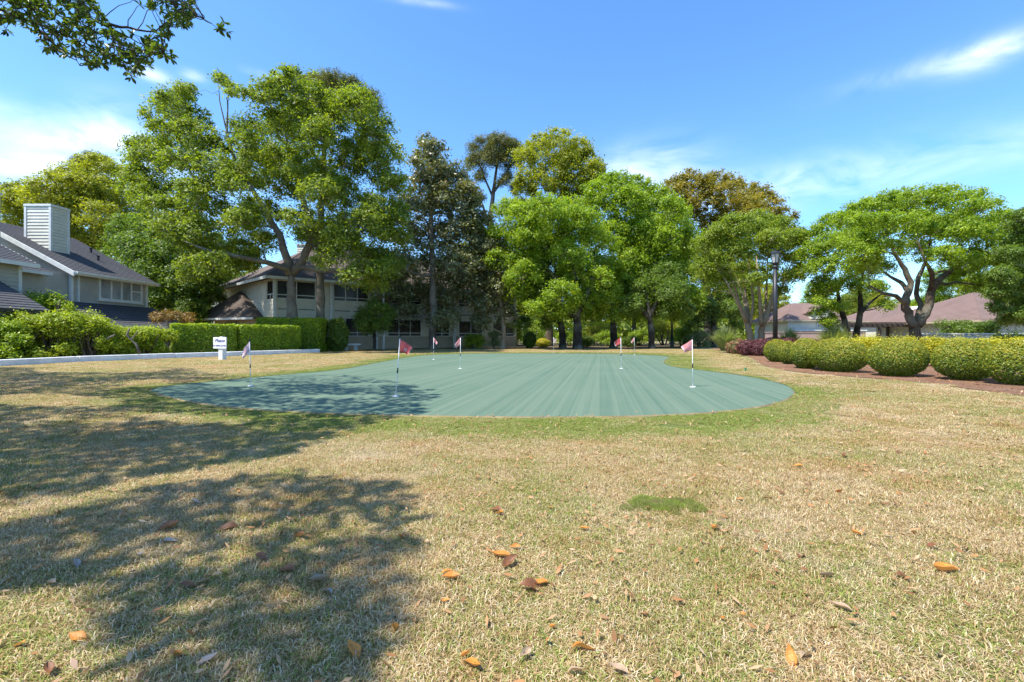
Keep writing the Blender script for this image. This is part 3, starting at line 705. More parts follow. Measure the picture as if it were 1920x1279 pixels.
for x in (44.2, 47.5):
    q = MB(); q.box((x, 36.42, .5), (x+1.3, 36.49, 1.9)); wn = q.build('window', M['white_trim'], h); q = MB(); q.box((x+.1, 36.39, .6), (x+1.2, 36.42, 1.8)); q.build('pane', M['glass'], wn)
# pergola
pg = empty('pergola', (0, 0, 0), label='dark timber pergola with many rafters in front of the low rosy roofed house', cat='pergola')
px0, px1, py0, py1 = 31.2, 40.5, 42.5, 45.5
for x in (31.6, 34.5, 37.4, 40.2):
    for y in (py0+.2, py1-.2):
        q = MB(); q.box((x-.1, y-.1, 0), (x+.1, y+.1, 1.95)); q.build('post', M['wood_dark'], pg)
for y in (py0+.2, py1-.2):
    q = MB(); q.box((px0, y-.06, 1.95), (px1, y+.06, 2.2)); q.build('beam', M['wood_dark'], pg)
for i in range(20):
    x = px0+.1+(px1-px0-.3)*i/19; q = MB(); q.box((x-.04, py0-.35, 2.2), (x+.04, py1+.3, 2.38)); q.build('rafter', M['wood_dark'], pg)
# low walls
q = MB(); rr = random.Random(3)
gw = empty('garden_wall', (0, 0, 0), label='low pale stone wall with flat coping behind the golden shrubs on the right', cat='wall')
x = 21.4; k = 0
while x < 33:
    wd = rr.uniform(.42, .7)
    for rI in range(4):
        q = MB(); off = rr.uniform(-.02, .02); q.box((x+.008+(.2 if rI % 2 else 0), 24.0+off, .28*rI+.006), (x+wd-.008+(.2 if rI % 2 else 0), 24.4, .28*(rI+1)-.006)); q.build('stone', M['stone'], gw, bevel=.02)
    x += wd
q = MB(); q.box((21.4, 24.05, 0), (33.2, 24.35, 1.11)); q.build('mortar', M['stone'], gw)
q = MB(); q.box((21.3, 23.94, 1.125), (33.4, 24.46, 1.2)); q.build('coping', M['concrete'], gw, bevel=.01)
pw = empty('garden_wall', (0, 0, 0), label='long rose coloured garden wall running behind the crape myrtle and small trees', cat='wall')
q = MB(); q.box((24.5, 44, 0), (33.2, 44.3, 1.42)); q.build('wall_face', M['stucco_pink'], pw); q = MB(); q.box((24.4, 43.95, 1.42), (33.3, 44.35, 1.5)); q.build('coping', M['brick_wall'], pw)

# ------------------------------------------------------------------ white kerb along the left shrubs
def kerb(name, pts, w, h, seg, label):
    root = empty(name, (0, 0, 0), label=label, cat='kerb')
    pts = [Vector((p[0], p[1], 0)) for p in pts]
    for a, b in zip(pts[:-1], pts[1:]):
        n = max(1, int((b-a).length/seg)); d = (b-a).normalized(); s_ = Vector((-d.y, d.x, 0))
        for i in range(n):
            p = a.lerp(b, i/n)+d*.006; q_ = a.lerp(b, (i+1)/n)-d*.006; mb = MB()
            hz = h+random.uniform(-.006, .006)
            mb.prism([p, q_, q_+s_*w, p+s_*w], (0, 0, hz)); mb.build('kerb_section', M['concrete_white'], root, bevel=.015)
kerb('kerb', [(-19.5, 13.7), G(0, 688), G(150, 679.5), G(330, 672), G(430, 668.5), G(600, 661.5)], .28, .24, 1.9, 'long low white concrete kerb holding the shrubs along the left side of the lawn')

# ------------------------------------------------------------------ trees
T = make_tree
T('oak_tree', 'tall spreading oak with forked grey trunk in front of the apartment building, the largest tree', 'tree', 30,
  [[(547, 652, 10), (547, 600, 10), (547, 545, 10), (545, 512, 11)],
   [(545, 515, 9), (536, 480, 7), (525, 440, 6), (500, 400, 5, -1), (470, 350, 4, -2), (440, 310, 3.5, -1)],
   [(547, 512, 8), (570, 485, 7.5), (583, 450, 6.5), (580, 410, 5.5), (560, 350, 4.5), (545, 290, 4), (530, 230, 3)],
   [(558, 500, 5), (600, 506, 5), (640, 508, 4), (690, 500, 3), (720, 480, 2)],
   [(540, 505, 5, -.5), (500, 492, 4.5, -1.5), (440, 480, 4, -3), (390, 470, 3, -4), (340, 450, 2, -4)],
   [(440, 300, 3), (425, 250, 2.2), (427, 205, 1.6), (428, 175, 1)], [(425, 245, 1.5), (412, 190, 1), (410, 160, .8)]],
  [(330, 190, 32), (305, 225, 34), (355, 225, 34), (345, 172, 16), (415, 150, 13), (440, 172, 12), (428, 160, 9), (500, 185, 36), (545, 160, 34), (600, 172, 36), (655, 200, 40), (700, 235, 38), (722, 290, 34), (725, 350, 34),
   (275, 295, 38), (335, 290, 44), (395, 285, 42), (470, 255, 40), (540, 240, 42), (610, 255, 46), (670, 300, 44), (262, 350, 36), (310, 370, 42), (380, 370, 42), (450, 340, 44), (530, 330, 42), (600, 350, 46),
   (660, 400, 44), (705, 400, 40), (735, 440, 34), (560, 420, 36), (440, 420, 36), (370, 440, 36), (650, 470, 40), (700, 480, 30), (330, 430, 34), (490, 395, 30), (400, 500, 30), (450, 468, 26), (620, 470, 28), (590, 440, 30), (680, 505, 24), (722, 498, 26), (640, 430, 34), (650, 520, 20), (700, 530, 22), (735, 500, 24), (350, 455, 26), (400, 470, 28), (445, 500, 22), (470, 480, 22), (360, 500, 24), (500, 455, 26), (470, 400, 30), (360, 400, 32), (420, 330, 30), (575, 300, 34), (520, 290, 30), (640, 350, 32), (480, 300, 28), (745, 400, 24), (560, 210, 28), (620, 220, 30)],
  M['leaf_oak'], M['bark_grey'], .17, .42, .6, twigs=1.5, trunk_n=14, dup=1.0)
T('pine_tree', 'straight pine trunk rising beside the forked oak with its dark needle crown on top', 'tree', 32,
  [[(601, 653, 8.5), (601, 600, 8), (600, 540, 7.5), (601, 470, 7), (602, 400, 6), (606, 320, 5), (610, 240, 4), (612, 190, 3)]],
  [(600, 165, 26), (630, 158, 26), (660, 172, 28), (690, 195, 26), (575, 185, 24), (640, 200, 28), (610, 215, 24)], M['leaf_pine'], M['bark_grey'], .2, 1.0, .6, ratio=.2, twigs=.7)
T('oak_tree', 'broad yellow green oak rising behind the grey house and its chimney', 'tree', 47,
  [[(165, 640, 7), (170, 560, 6), (178, 480, 5), (185, 430, 4)], [(178, 480, 4), (150, 430, 3), (110, 400, 2.5)], [(180, 470, 4), (215, 420, 3), (240, 390, 2)]],
  [(15, 400, 36), (40, 372, 34), (90, 362, 38), (135, 340, 36), (180, 325, 34), (225, 335, 34), (60, 420, 36), (120, 395, 40), (180, 385, 40), (235, 385, 40), (100, 450, 36), (160, 440, 38), (215, 440, 38), (265, 420, 36), (250, 470, 34), (20, 440, 30), (140, 460, 34), (190, 480, 34), (60, 460, 30), (200, 360, 30), (110, 420, 30), (160, 355, 28)],
  M['leaf_yellow'], M['bark_brown'], .24, .45, .6)
T('pine_tree', 'dark pine top peeking over the yellow green oak behind the grey house', 'tree', 62,
  [[(172, 640, 4), (172, 500, 4), (172, 400, 3), (172, 310, 2)]], [(150, 305, 14), (172, 298, 14), (192, 303, 13), (165, 318, 16), (185, 322, 15)], M['leaf_pine'], M['bark_dark'], .28, 1.2, .6, ratio=.2)
T('live_oak', 'dense dark green live oak between the grey house and the apartment building', 'tree', 38,
  [[(352, 645, 6), (350, 600, 6), (345, 560, 5), (340, 520, 4)], [(349, 590, 4), (375, 560, 3), (395, 540, 2)], [(346, 570, 4), (315, 540, 3), (290, 500, 2)]],
  [(290, 440, 40), (340, 470, 44), (265, 490, 36), (300, 520, 40), (350, 530, 38), (390, 500, 36), (310, 565, 32), (350, 580, 28), (385, 545, 30), (410, 470, 34), (250, 440, 36), (285, 575, 22), (320, 600, 18), (370, 600, 20), (230, 470, 34), (270, 520, 30), (320, 440, 34), (370, 540, 30), (400, 560, 22), (420, 500, 22), (330, 500, 32)],
  M['leaf_deep'], M['bark_dark'], .2, .55, .6)
T('magnolia_tree', 'tall conical magnolia with glossy dark leaves and bronze undersides left of the pine', 'tree', 37,
  [[(812, 652, 7), (812, 600, 7), (812, 540, 6), (810, 470, 5), (808, 400, 4), (806, 330, 3), (804, 280, 2)]],
  [(800, 268, 16), (795, 292, 22), (822, 290, 20), (815, 318, 28), (786, 325, 24), (790, 360, 36), (840, 350, 34), (862, 330, 26), (775, 400, 34), (820, 400, 42), (866, 392, 34), (765, 450, 40), (815, 455, 44), (866, 445, 38), (750, 505, 40), (800, 510, 44), (856, 500, 42),
   (735, 555, 36), (785, 560, 40), (840, 555, 38), (760, 590, 28), (830, 595, 28), (720, 520, 26), (878, 420, 26), (880, 360, 22)],
  M['leaf_magnolia'], M['bark_grey'], .24, .42, .6, sub=.22)
T('magnolia_tree', 'smaller olive magnolia with pale trunk leaning over the right end of the apartment building', 'tree', 38,
  [[(943, 653, 5), (944, 610, 4.5), (940, 570, 4), (930, 530, 3), (922, 490, 2.5)]],
  [(905, 500, 32), (930, 490, 30), (890, 540, 30), (925, 545, 32), (955, 545, 28), (905, 575, 24), (940, 580, 24), (875, 515, 28), (960, 510, 26), (925, 460, 24), (905, 440, 26), (895, 475, 26), (885, 395, 22), (910, 410, 18), (940, 500, 28), (900, 600, 18)], M['leaf_magnolia'], M['bark_tan'], .22, .45, .6, sub=.22)
T('holly_tree', 'small dark evergreen tree with slim trunk in front of the left porch', 'tree', 34,
  [[(702, 654, 3), (702, 630, 3), (701, 600, 2.5), (700, 575, 2)]], [(690, 592, 20), (712, 588, 20), (700, 610, 22), (685, 615, 15), (720, 612, 16), (702, 575, 15), (730, 592, 13)], M['leaf_deep'], M['bark_dark'], .13, .6, .7)
T('pine_tree', 'lanky pine with open windblown crown standing against the sky above the magnolia', 'tree', 54,
  [[(940, 650, 5.5), (938, 560, 5.5), (928, 480, 5), (918, 420, 4.5), (925, 360, 3.5), (932, 310, 2.5), (930, 280, 2)],
   [(926, 480, 3), (900, 440, 2.5), (882, 395, 2)], [(918, 430, 2.5), (905, 385, 2), (890, 350, 1.5)], [(926, 360, 2.5), (950, 325, 2), (962, 300, 1.2)], [(924, 370, 2), (903, 320, 1.6), (892, 290, 1.2)]],
  [(892, 285, 17), (912, 272, 20), (938, 268, 22), (962, 278, 18), (915, 298, 18), (945, 300, 18), (968, 300, 12), (885, 305, 12), (905, 330, 12), (880, 345, 10), (895, 372, 12), (882, 398, 12), (955, 330, 12), (970, 350, 11), (938, 345, 9), (905, 415, 12)],
  M['leaf_pine'], M['bark_brown'], .26, 1.1, .5, ratio=.2, twigs=1.6, sub=.35, dup=1)
T('oak_tree', 'round topped yellow green oak rising behind the front row, right of the lanky pine', 'tree', 50,
  [[(1030, 652, 7), (1028, 560, 7), (1015, 470, 6), (1008, 420, 5), (1000, 370, 4), (995, 330, 3)], [(1010, 430, 4), (1035, 390, 3.5), (1060, 350, 3)]],
  [(985, 300, 26), (1010, 280, 28), (1045, 275, 32), (1080, 285, 30), (1105, 305, 26), (990, 335, 24), (1030, 320, 30), (1070, 325, 34), (1108, 340, 28), (985, 365, 22), (1045, 365, 28), (1085, 370, 30), (1120, 325, 16), (1000, 395, 24), (1020, 350, 26), (1060, 300, 26), (1050, 400, 26), (1095, 400, 26), (970, 390, 20)],
  M['leaf_yellow'], M['bark_brown'], .24, .42, .6)
T('maple_tree', 'bright green tree with two stout dark trunks at the middle of the far lawn edge', 'tree', 37,
  [[(1083, 655, 9), (1083, 610, 8), (1080, 560, 7), (1075, 500, 5), (1060, 440, 4)], [(1083, 590, 5), (1110, 530, 4), (1115, 470, 3)], [(1080, 580, 5), (1040, 520, 4), (1000, 470, 3), (975, 430, 2)]],
  [(955, 400, 30), (985, 415, 34), (1020, 395, 34), (1060, 400, 36), (1095, 415, 34), (940, 445, 30), (975, 455, 38), (1020, 450, 42), (1070, 460, 44), (1120, 460, 38), (945, 490, 30), (985, 505, 38), (1035, 510, 42), (1090, 515, 42), (1130, 510, 34),
   (1010, 550, 32), (1050, 560, 36), (1100, 565, 34), (1140, 555, 28), (1050, 590, 22), (1115, 590, 20), (970, 540, 24), (1150, 590, 16), (1000, 580, 18)],
  M['leaf_lime'], M['bark_dark'], .18, .5, .65, twigs=1.0)
T('maple_tree', 'slender green tree whose dark trunk stands just left of the two stout ones', 'tree', 39,
  [[(1055, 655, 7), (1052, 610, 6), (1048, 560, 5), (1040, 500, 3)]], [(1010, 470, 30), (1045, 470, 34), (960, 520, 26), (1000, 530, 28), (1040, 540, 30), (1010, 575, 22), (985, 605, 16), (1030, 600, 16)], M['leaf_deep'], M['bark_dark'], .18, .5, .8)
T('maple_tree', 'full bright green tree with dark trunk, second crown from the middle towards the right', 'tree', 41,
  [[(1150, 655, 7), (1150, 610, 6.5), (1152, 560, 6), (1160, 500, 5), (1170, 440, 4)], [(1152, 560, 4), (1190, 500, 3), (1215, 450, 2)]],
  [(1110, 358, 20), (1135, 345, 22), (1160, 350, 28), (1195, 362, 32), (1230, 375, 32), (1262, 395, 28), (1130, 385, 34), (1175, 395, 40), (1220, 410, 42), (1262, 430, 38), (1150, 440, 40), (1200, 450, 42), (1250, 465, 42), (1285, 450, 30), (1175, 500, 40), (1225, 510, 42),
   (1265, 515, 38), (1175, 550, 34), (1215, 560, 34), (1250, 560, 34), (1290, 560, 30), (1195, 590, 22), (1275, 590, 22), (1160, 590, 18)],
  M['leaf_lime'], M['bark_dark'], .2, .5, .6, twigs=1.0)
T('oak_tree', 'dark forked oak trunk in the shade right of the bright green pair', 'tree', 38,
  [[(1222, 655, 6), (1221, 620, 5.5), (1217, 580, 5), (1210, 540, 4)], [(1219, 600, 4), (1200, 575, 3), (1185, 550, 2)], [(1220, 590, 4), (1235, 560, 3), (1250, 530, 2)]],
  [(1190, 555, 26), (1225, 545, 30), (1260, 550, 28), (1200, 525, 28), (1250, 520, 30), (1175, 575, 16), (1280, 580, 18), (1240, 585, 16)], M['leaf_deep'], M['bark_dark'], .17, .5, .8)
T('oak_tree', 'tall golden topped oak rising behind the crape myrtle', 'tree', 50,
  [[(1330, 655, 8), (1328, 600, 7.5), (1326, 540, 7), (1322, 480, 6), (1330, 430, 4)], [(1324, 500, 4), (1350, 450, 3.5), (1380, 410, 3)], [(1326, 520, 4), (1300, 470, 3), (1290, 420, 2)]],
  [(1265, 352, 20), (1290, 342, 24), (1318, 350, 24), (1345, 340, 22), (1370, 352, 26), (1400, 368, 26), (1430, 375, 26), (1280, 380, 28), (1325, 385, 30), (1370, 390, 32), (1415, 400, 32), (1450, 395, 24), (1300, 420, 30), (1350, 425, 32), (1400, 435, 32), (1450, 425, 26), (1480, 415, 18), (1480, 440, 20), (1500, 445, 14)],
  M['leaf_gold'], M['bark_dark'], .24, .45, .6)
T('oak_tree', 'shady green tree filling the gap under the golden oak', 'tree', 45,
  [[(1340, 655, 5), (1338, 600, 5), (1335, 550, 4)]], [(1300, 470, 32), (1340, 470, 34), (1300, 520, 32), (1345, 520, 32), (1290, 560, 26), (1320, 580, 26), (1365, 560, 26), (1385, 600, 20), (1300, 610, 18)], M['leaf_deep'], M['bark_dark'], .2, .5, .8)
T('crape_myrtle', 'vase shaped crape myrtle with fan of many tan stems left of the lamp post', 'tree', 27,
  [[(1409, 650, 6), (1406, 625, 5.5), (1398, 600, 4), (1388, 575, 3), (1378, 540, 2.5), (1368, 505, 2)],
   [(1425, 650, 6, .3), (1427, 620, 5.5, .3), (1438, 590, 4), (1447, 560, 3), (1455, 520, 2.5), (1462, 480, 2)],
   [(1405, 615, 3.5), (1402, 580, 3, .6), (1396, 540, 2.5, .9), (1390, 495, 2)], [(1400, 605, 3, -.4), (1384, 570, 2.5, -.9), (1366, 535, 2, -1.2), (1345, 500, 1.5)],
   [(1428, 612, 3.5), (1425, 570, 3, -.5), (1422, 530, 2.5, -.8), (1418, 480, 2)], [(1430, 605, 3), (1436, 565, 2.5, .8), (1438, 520, 2, 1.2), (1440, 470, 1.5)],
   [(1434, 598, 3), (1452, 570, 2.5, .5), (1470, 530, 2, .8), (1485, 490, 1.5)], [(1403, 600, 2.5), (1394, 560, 2, 1.2), (1378, 510, 1.6, 1.8)], [(1407, 610, 3), (1412, 570, 2.3), (1408, 520, 1.8), (1400, 470, 1.4)]],
  [(1320, 460, 24), (1345, 440, 28), (1380, 425, 32), (1420, 420, 32), (1458, 430, 30), (1490, 450, 24), (1330, 490, 26), (1370, 475, 34), (1415, 470, 36), (1460, 475, 34), (1495, 490, 22), (1320, 520, 20), (1350, 515, 24), (1395, 510, 24), (1445, 515, 26), (1485, 520, 20), (1335, 545, 16), (1500, 435, 12), (1470, 545, 16)],
  M['leaf_crape'], M['bark_tan'], .12, .42, .7, flat=.65, twigs=1.2, sub=.25)
T('live_oak', 'young green tree with two dark leaning trunks between lamp post and round tree', 'tree', 26,
  [[(1594, 652, 6), (1588, 625, 5), (1580, 590, 4.5), (1572, 555, 3.5), (1565, 520, 2.5)], [(1600, 650, 6, .4), (1606, 620, 5, .4), (1614, 580, 4.5), (1612, 545, 4), (1620, 500, 3)], [(1612, 590, 3), (1630, 568, 2.5), (1655, 550, 2)]],
  [(1535, 440, 24), (1560, 420, 26), (1590, 415, 28), (1620, 425, 26), (1530, 470, 28), (1565, 460, 32), (1605, 460, 34), (1535, 505, 26), (1570, 500, 30), (1615, 500, 28), (1545, 535, 24), (1590, 530, 22), (1530, 555, 16), (1568, 575, 18), (1535, 585, 16), (1640, 540, 18), (1660, 575, 14), (1555, 600, 16)],
  M['leaf_lime'], M['bark_dark'], .11, .42, .7, flat=.65)
T('live_oak', 'wide round crowned tree with twisting forked trunk rising from the golden shrubs', 'tree', 20.5,
  [[(1716, 655, 10.5), (1716, 630, 10), (1716, 606, 10)], [(1713, 612, 8), (1704, 592, 7), (1697, 572, 6.5), (1702, 550, 6), (1708, 530, 5), (1697, 505, 4.5), (1680, 480, 3.5), (1665, 450, 2.5)],
   [(1720, 610, 8), (1735, 590, 7.5), (1743, 565, 7), (1746, 545, 6.5), (1760, 525, 5.5), (1785, 505, 4.5), (1815, 480, 3)],
   [(1718, 600, 5, .5), (1727, 575, 5, .8), (1718, 550, 4, 1), (1722, 520, 4, 1), (1740, 480, 3, 1), (1745, 440, 2)], [(1698, 570, 4, -.4), (1680, 555, 3.5, -.8), (1655, 550, 3, -1), (1630, 535, 2, -1)],
   [(1703, 548, 4), (1690, 530, 3.5, .8), (1668, 518, 3, 1.2), (1645, 500, 2, 1.5)], [(1745, 545, 4), (1748, 515, 4, -.6), (1735, 490, 3, -1), (1720, 450, 2, -1)]],
  [(1590, 415, 26), (1615, 395, 30), (1650, 385, 32), (1690, 380, 34), (1730, 372, 34), (1770, 372, 34), (1810, 380, 34), (1845, 392, 32), (1872, 415, 28), (1595, 450, 28), (1630, 435, 36), (1680, 425, 40), (1730, 420, 42), (1785, 425, 42), (1835, 435, 40), (1875, 455, 30),
   (1620, 480, 28), (1665, 470, 32), (1715, 470, 30), (1765, 480, 32), (1815, 485, 36), (1860, 495, 30), (1800, 520, 28), (1845, 530, 28), (1880, 540, 24), (1625, 510, 20), (1655, 505, 20)],
  M['leaf_lime'], M['bark_brown'], .095, .40, .62, flat=.6, twigs=1.1, trunk_n=14, sub=.25)
T('cedar_tree', 'dark green feathery evergreen cut off by the right edge above the brown roof', 'tree', 18,
  [[(1975, 650, 9), (1970, 600, 8), (1965, 540, 7), (1960, 470, 5)]], [(1905, 430, 22), (1925, 410, 28), (1895, 475, 24), (1925, 465, 34), (1960, 450, 40), (1880, 515, 22), (1910, 520, 30), (1950, 520, 40), (1885, 550, 20), (1915, 560, 28), (1955, 580, 36), (1900, 590, 16), (1990, 520, 40), (1868, 575, 14), (1885, 600, 12), (1925, 600, 20), (1870, 545, 15)],
  M['leaf_deep'], M['bark_brown'], .08, .55, .6, flat=.6)
T('live_oak', 'loose green tree at the right edge whose boughs shade the brown roof', 'tree', 31,
  [[(1990, 650, 8), (1985, 590, 7), (1975, 540, 5)], [(1984, 570, 4), (1930, 555, 3), (1880, 548, 2)]], [(1870, 548, 20), (1900, 530, 26), (1935, 545, 28), (1845, 540, 15), (1890, 565, 15), (1965, 520, 36), (1925, 580, 18), (1910, 500, 30), (1990, 560, 40)],
  M['leaf_deep'], M['bark_brown'], .15, .4, .5, flat=.6)
# slim pale trunk by the porch
q = MB(); b0 = P(719, 0, 36.5); b0.z = 0; q.tube([b0, b0+Vector((.02, 0, 1.6)), b0+Vector((-.01, 0, 3.2)), b0+Vector((.01, 0, 4.6))], [.11, .09, .09, .07], 8)
tag(q.build('white_pole', M['white_paint'], smooth=True), 'slim white pole standing in front of the porch beside the dark evergreen', 'pole')
q = MB(); b0 = P(851, 0, 41.0); b0.z = 0; q.box((b0.x-.07, b0.y-.05, 0), (b0.x+.07, b0.y+.05, .95)); q.box((b0.x-.085, b0.y-.065, .95), (b0.x+.085, b0.y+.065, 1.0))
tag(q.build('marker_post', M['siding_pale']), 'short pale post standing at the foot of the porch wall behind the flags', 'post')

# background wood: one set of meshes, copied
protos = []
for k, (mat, bk) in enumerate(((M['leaf_oak'], M['bark_dark']), (M['leaf_lime'], M['bark_brown']), (M['leaf_yellow'], M['bark_dark']))):
    rnd = random.Random(20+k); cl_ = [(960+rnd.uniform(-75, 75)*math.sqrt(t_), 632-70-t_*0-rnd.uniform(0, 150)*(1-.3*t_), rnd.uniform(24, 38)) for t_ in [rnd.random() for _ in range(17)]]
    protos.append(T('woodland_tree', ['mid green woodland tree far behind the front row', 'light green woodland tree far behind the front row', 'yellow green woodland tree far behind the front row'][k], 'tree', 60,
      [[(960, 655, 6), (962, 600, 5), (958, 540, 4), (960, 480, 2.5)]], cl_, mat, bk, .3, .36, .8, dup=.3, group='far woodland trees', twigs=.4))
spots = [(300, 62, .85), (420, 60, .75), (480, 72, .75), (985, 66, .75), (1110, 68, .85), (1190, 62, .75), (1260, 66, .8), (1375, 62, .75), (1440, 80, .7), (1525, 84, .62), (1600, 82, .6), (1660, 86, .6),
         (1760, 78, .72), (1830, 70, .75), (1915, 64, .8), (1975, 60, 1.0), (700, 70, .9), (860, 72, .9), (60, 60, .8), (-60, 58, .9)]
where = ['between house and apartment block', 'left of the apartment roof', 'above the apartment entry roof', 'left of the front row trunks', 'between the dark front trunks', 'behind the second dark trunk', 'behind the forked dark trunk',
         'behind the crape myrtle stems', 'just left of the lamp post', 'above the small gabled house', 'behind the twin leaning trunks', 'left of the twisting trunk', 'right of the twisting trunk', 'above the brown roof', 'at the right edge behind the cedar', 'beyond the right edge', 'over the apartment roof', 'behind the tall magnolia', 'behind the grey house chimney', 'beyond the left edge']
kinds = ['mid green', 'light green', 'yellow green']
for i, ((px, Y, s_), w_) in enumerate(zip(spots, where)):
    k = (i*2+1) % 3; o = protos[k] if not protos[k].get('used') else copy_tree(protos[k])
    protos[k]['used'] = 1
    p = P(px, 632, Y); o.location = (p.x, Y, 0); o.rotation_euler.z = i*1.7; o.scale = (s_, s_, s_*random.uniform(.9, 1.1))
    o['label'] = kinds[k]+' woodland tree '+w_
for o in bpy.data.objects:
    if 'used' in o.keys(): del o['used']

# ------------------------------------------------------------------ shrubs
def shrub_leaves(rx, ry, h, leaf, n, mat, name, e=2.4, rough=.10, inner=.35, up=.3, toptone=0.0, ratio=.5, droop=None, z0=None):
    th = RNG.uniform(0, 2*PI, n); cz = RNG.uniform(-1, 1, n); sxy = np.sqrt(1-cz*cz)
    d = np.stack([sxy*np.cos(th), sxy*np.sin(th), cz], 1)
    se = (np.sum(np.abs(d)**e, 1))**(-1/e); p = d*se[:, None]
    ph = RNG.uniform(0, 6, 6)
    lump = np.sin(p[:, 0]*5+ph[0])*np.sin(p[:, 1]*5+ph[1])*.5+np.sin(p[:, 0]*11+ph[2]+p[:, 2]*7)*np.sin(p[:, 1]*9+ph[3])*.35+np.sin(p[:, 2]*9+ph[4]+p[:, 0]*4)*.3
    lay = np.where(RNG.random(n) < inner, RNG.uniform(.72, .92, n), RNG.uniform(.94, 1.03, n))+rough*lump
    p = p*lay[:, None]*np.array([rx, ry, h*.5])+np.array([0, 0, h*.5]); p[:, 2] = np.maximum(p[:, 2], .02)
    nn = unit(d+np.array([0, 0, up])+RNG.normal(size=(n, 3))*.55)
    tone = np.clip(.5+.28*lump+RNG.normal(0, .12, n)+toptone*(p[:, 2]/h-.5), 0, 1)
    return leaves_mesh(name, p, nn, leaf, leaf*ratio, tone, droop)
def spray_leaves(rx, ry, h, leaf, n, rough):
    V_ = []; k = 26
    for i in range(k):
        a = random.uniform(0, 2*PI); t = random.random()**.5; zt = random.uniform(.12, .80) if i % 2 else random.uniform(.62, .86)
        rr = (.80 if zt < .6 else .62)*t; V_.append(((rx*rr*math.cos(a), ry*rr*math.sin(a), h*zt*random.uniform(1-rough, 1)), random.uniform(.26, .40)*min(h*.75, (rx+ry)/2)))
    C_, Nn, T_ = clump_leaves(V_, leaf, 1.6, .85, .34, .5)
    if len(C_) > n: q_ = RNG.permutation(len(C_))[:n]; C_, Nn, T_ = C_[q_], Nn[q_], T_[q_]
    sp = RNG.random(len(C_)) < .08; C_[sp] += Nn[sp]*RNG.uniform(.05, .22, (sp.sum(), 1))
    C_[:, 2] = np.maximum(C_[:, 2], .03); return leaves_mesh('foliage', C_, Nn, leaf, leaf*.55, T_, tri=True)
def shrub(name, label, cat, loc, rx, ry, h, mat, leaf, n, group=None, stems=7, rz=0, spray=False, **k):
    root = empty(name, (loc[0], loc[1], 0), rz, label=label, cat=cat, group=group)
    link('foliage', spray_leaves(rx, ry, h, leaf, n, .12) if spray else shrub_leaves(rx, ry, h, leaf, n, mat, 'foliage', **k), mat, root)
    mb = MB()
    for i in range(stems):
        a = random.uniform(0, 2*PI); r = random.uniform(.3, .75); e_ = Vector((rx*r*math.cos(a), ry*r*math.sin(a), h*random.uniform(.6, .85)))
        mb.tube(bend_path((rx*.12*math.cos(a), ry*.12*math.sin(a), 0), e_, 4), [.022*h+.01]*2+[.016*h+.006]*2+[.006*h+.003], 5, False)
        for _ in range(2):
            e2 = e_*.7+Vector((random.uniform(-.3, .3)*rx, random.uniform(-.3, .3)*ry, h*.2)); mb.tube([e_*.6, e2], [.01*h, .004*h], 4, False)
    mb.build('stems', M['bark_brown'], root, smooth=True)
    return root
# clipped mounds on the right: (left px, right px, top px, base px)
mounds = [(1431, 1482, 638, 680, 'first'), (1457, 1498, 641, 684, 'second'), (1474, 1548, 636, 693, 'third'), (1514, 1628, 637, 700, 'fourth'), (1620, 1746, 637, 709, 'fifth'), (1747, 1874, 637, 717, 'sixth'), (1853, 1985, 640, 728, 'seventh')]
look = ['smallest clipped round shrub at the lamp post end of the row', 'narrow clipped shrub squeezed between its rounder neighbours', 'clipped golden green mound third along the row, left of a longer one', 'long clipped mound made broad, just left of the twisting tree trunk',
        'large clipped mound directly below the twisting tree trunk', 'big clipped mound between the trunk and the frame edge', 'nearest clipped mound, cut by the right edge of the view']
for (l, r_, tp, bs, _), lb in zip(mounds, look):
    Yn = F/(bs-HY); w_ = (r_-l)/F*Yn; rad = w_/2*1.03; Yc = Yn+rad*.75; cx_ = ((l+r_)/2-CX)/F*Yc; h = 1+(HY-tp)/F*Yc; rad = (r_-l)/F*Yc/2*.88; h += .03
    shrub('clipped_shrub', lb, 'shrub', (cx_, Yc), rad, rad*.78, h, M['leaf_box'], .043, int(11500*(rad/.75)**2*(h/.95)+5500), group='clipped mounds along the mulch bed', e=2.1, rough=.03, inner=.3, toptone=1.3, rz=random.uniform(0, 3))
# golden shrubs behind the mounds
gold = [(1612, 655, 28), (1650, 650, 30), (1690, 655, 26), (1752, 656, 24), (1790, 652, 26), (1845, 648, 34), (1890, 645, 40), (1935, 648, 40), (1575, 652, 20)]
for i, (px, py, r) in enumerate(gold):
    Y = 16.5-i*.35; p = P(px, 0, Y)
    shrub('golden_shrub', ['loose golden shrub ' + s_ for s_ in ('above the gap between fourth and fifth mounds', 'behind the left shoulder of the fifth mound', 'left of the twisting trunk base', 'right of the twisting trunk base', 'behind the left half of the sixth mound',
          'behind the right half of the sixth mound', 'behind the nearest mound', 'cut off at the right edge', 'behind the middle of the fourth mound')][i], 'shrub', (p.x, Y), r/F*Y*1.15, r/F*Y, 1.07 if i < 5 or i == 8 else 1.0, M['leaf_golden'], .06, 5200, spray=True, group='golden shrubs behind the clipped mounds', e=2.2, rough=.16, toptone=.4)
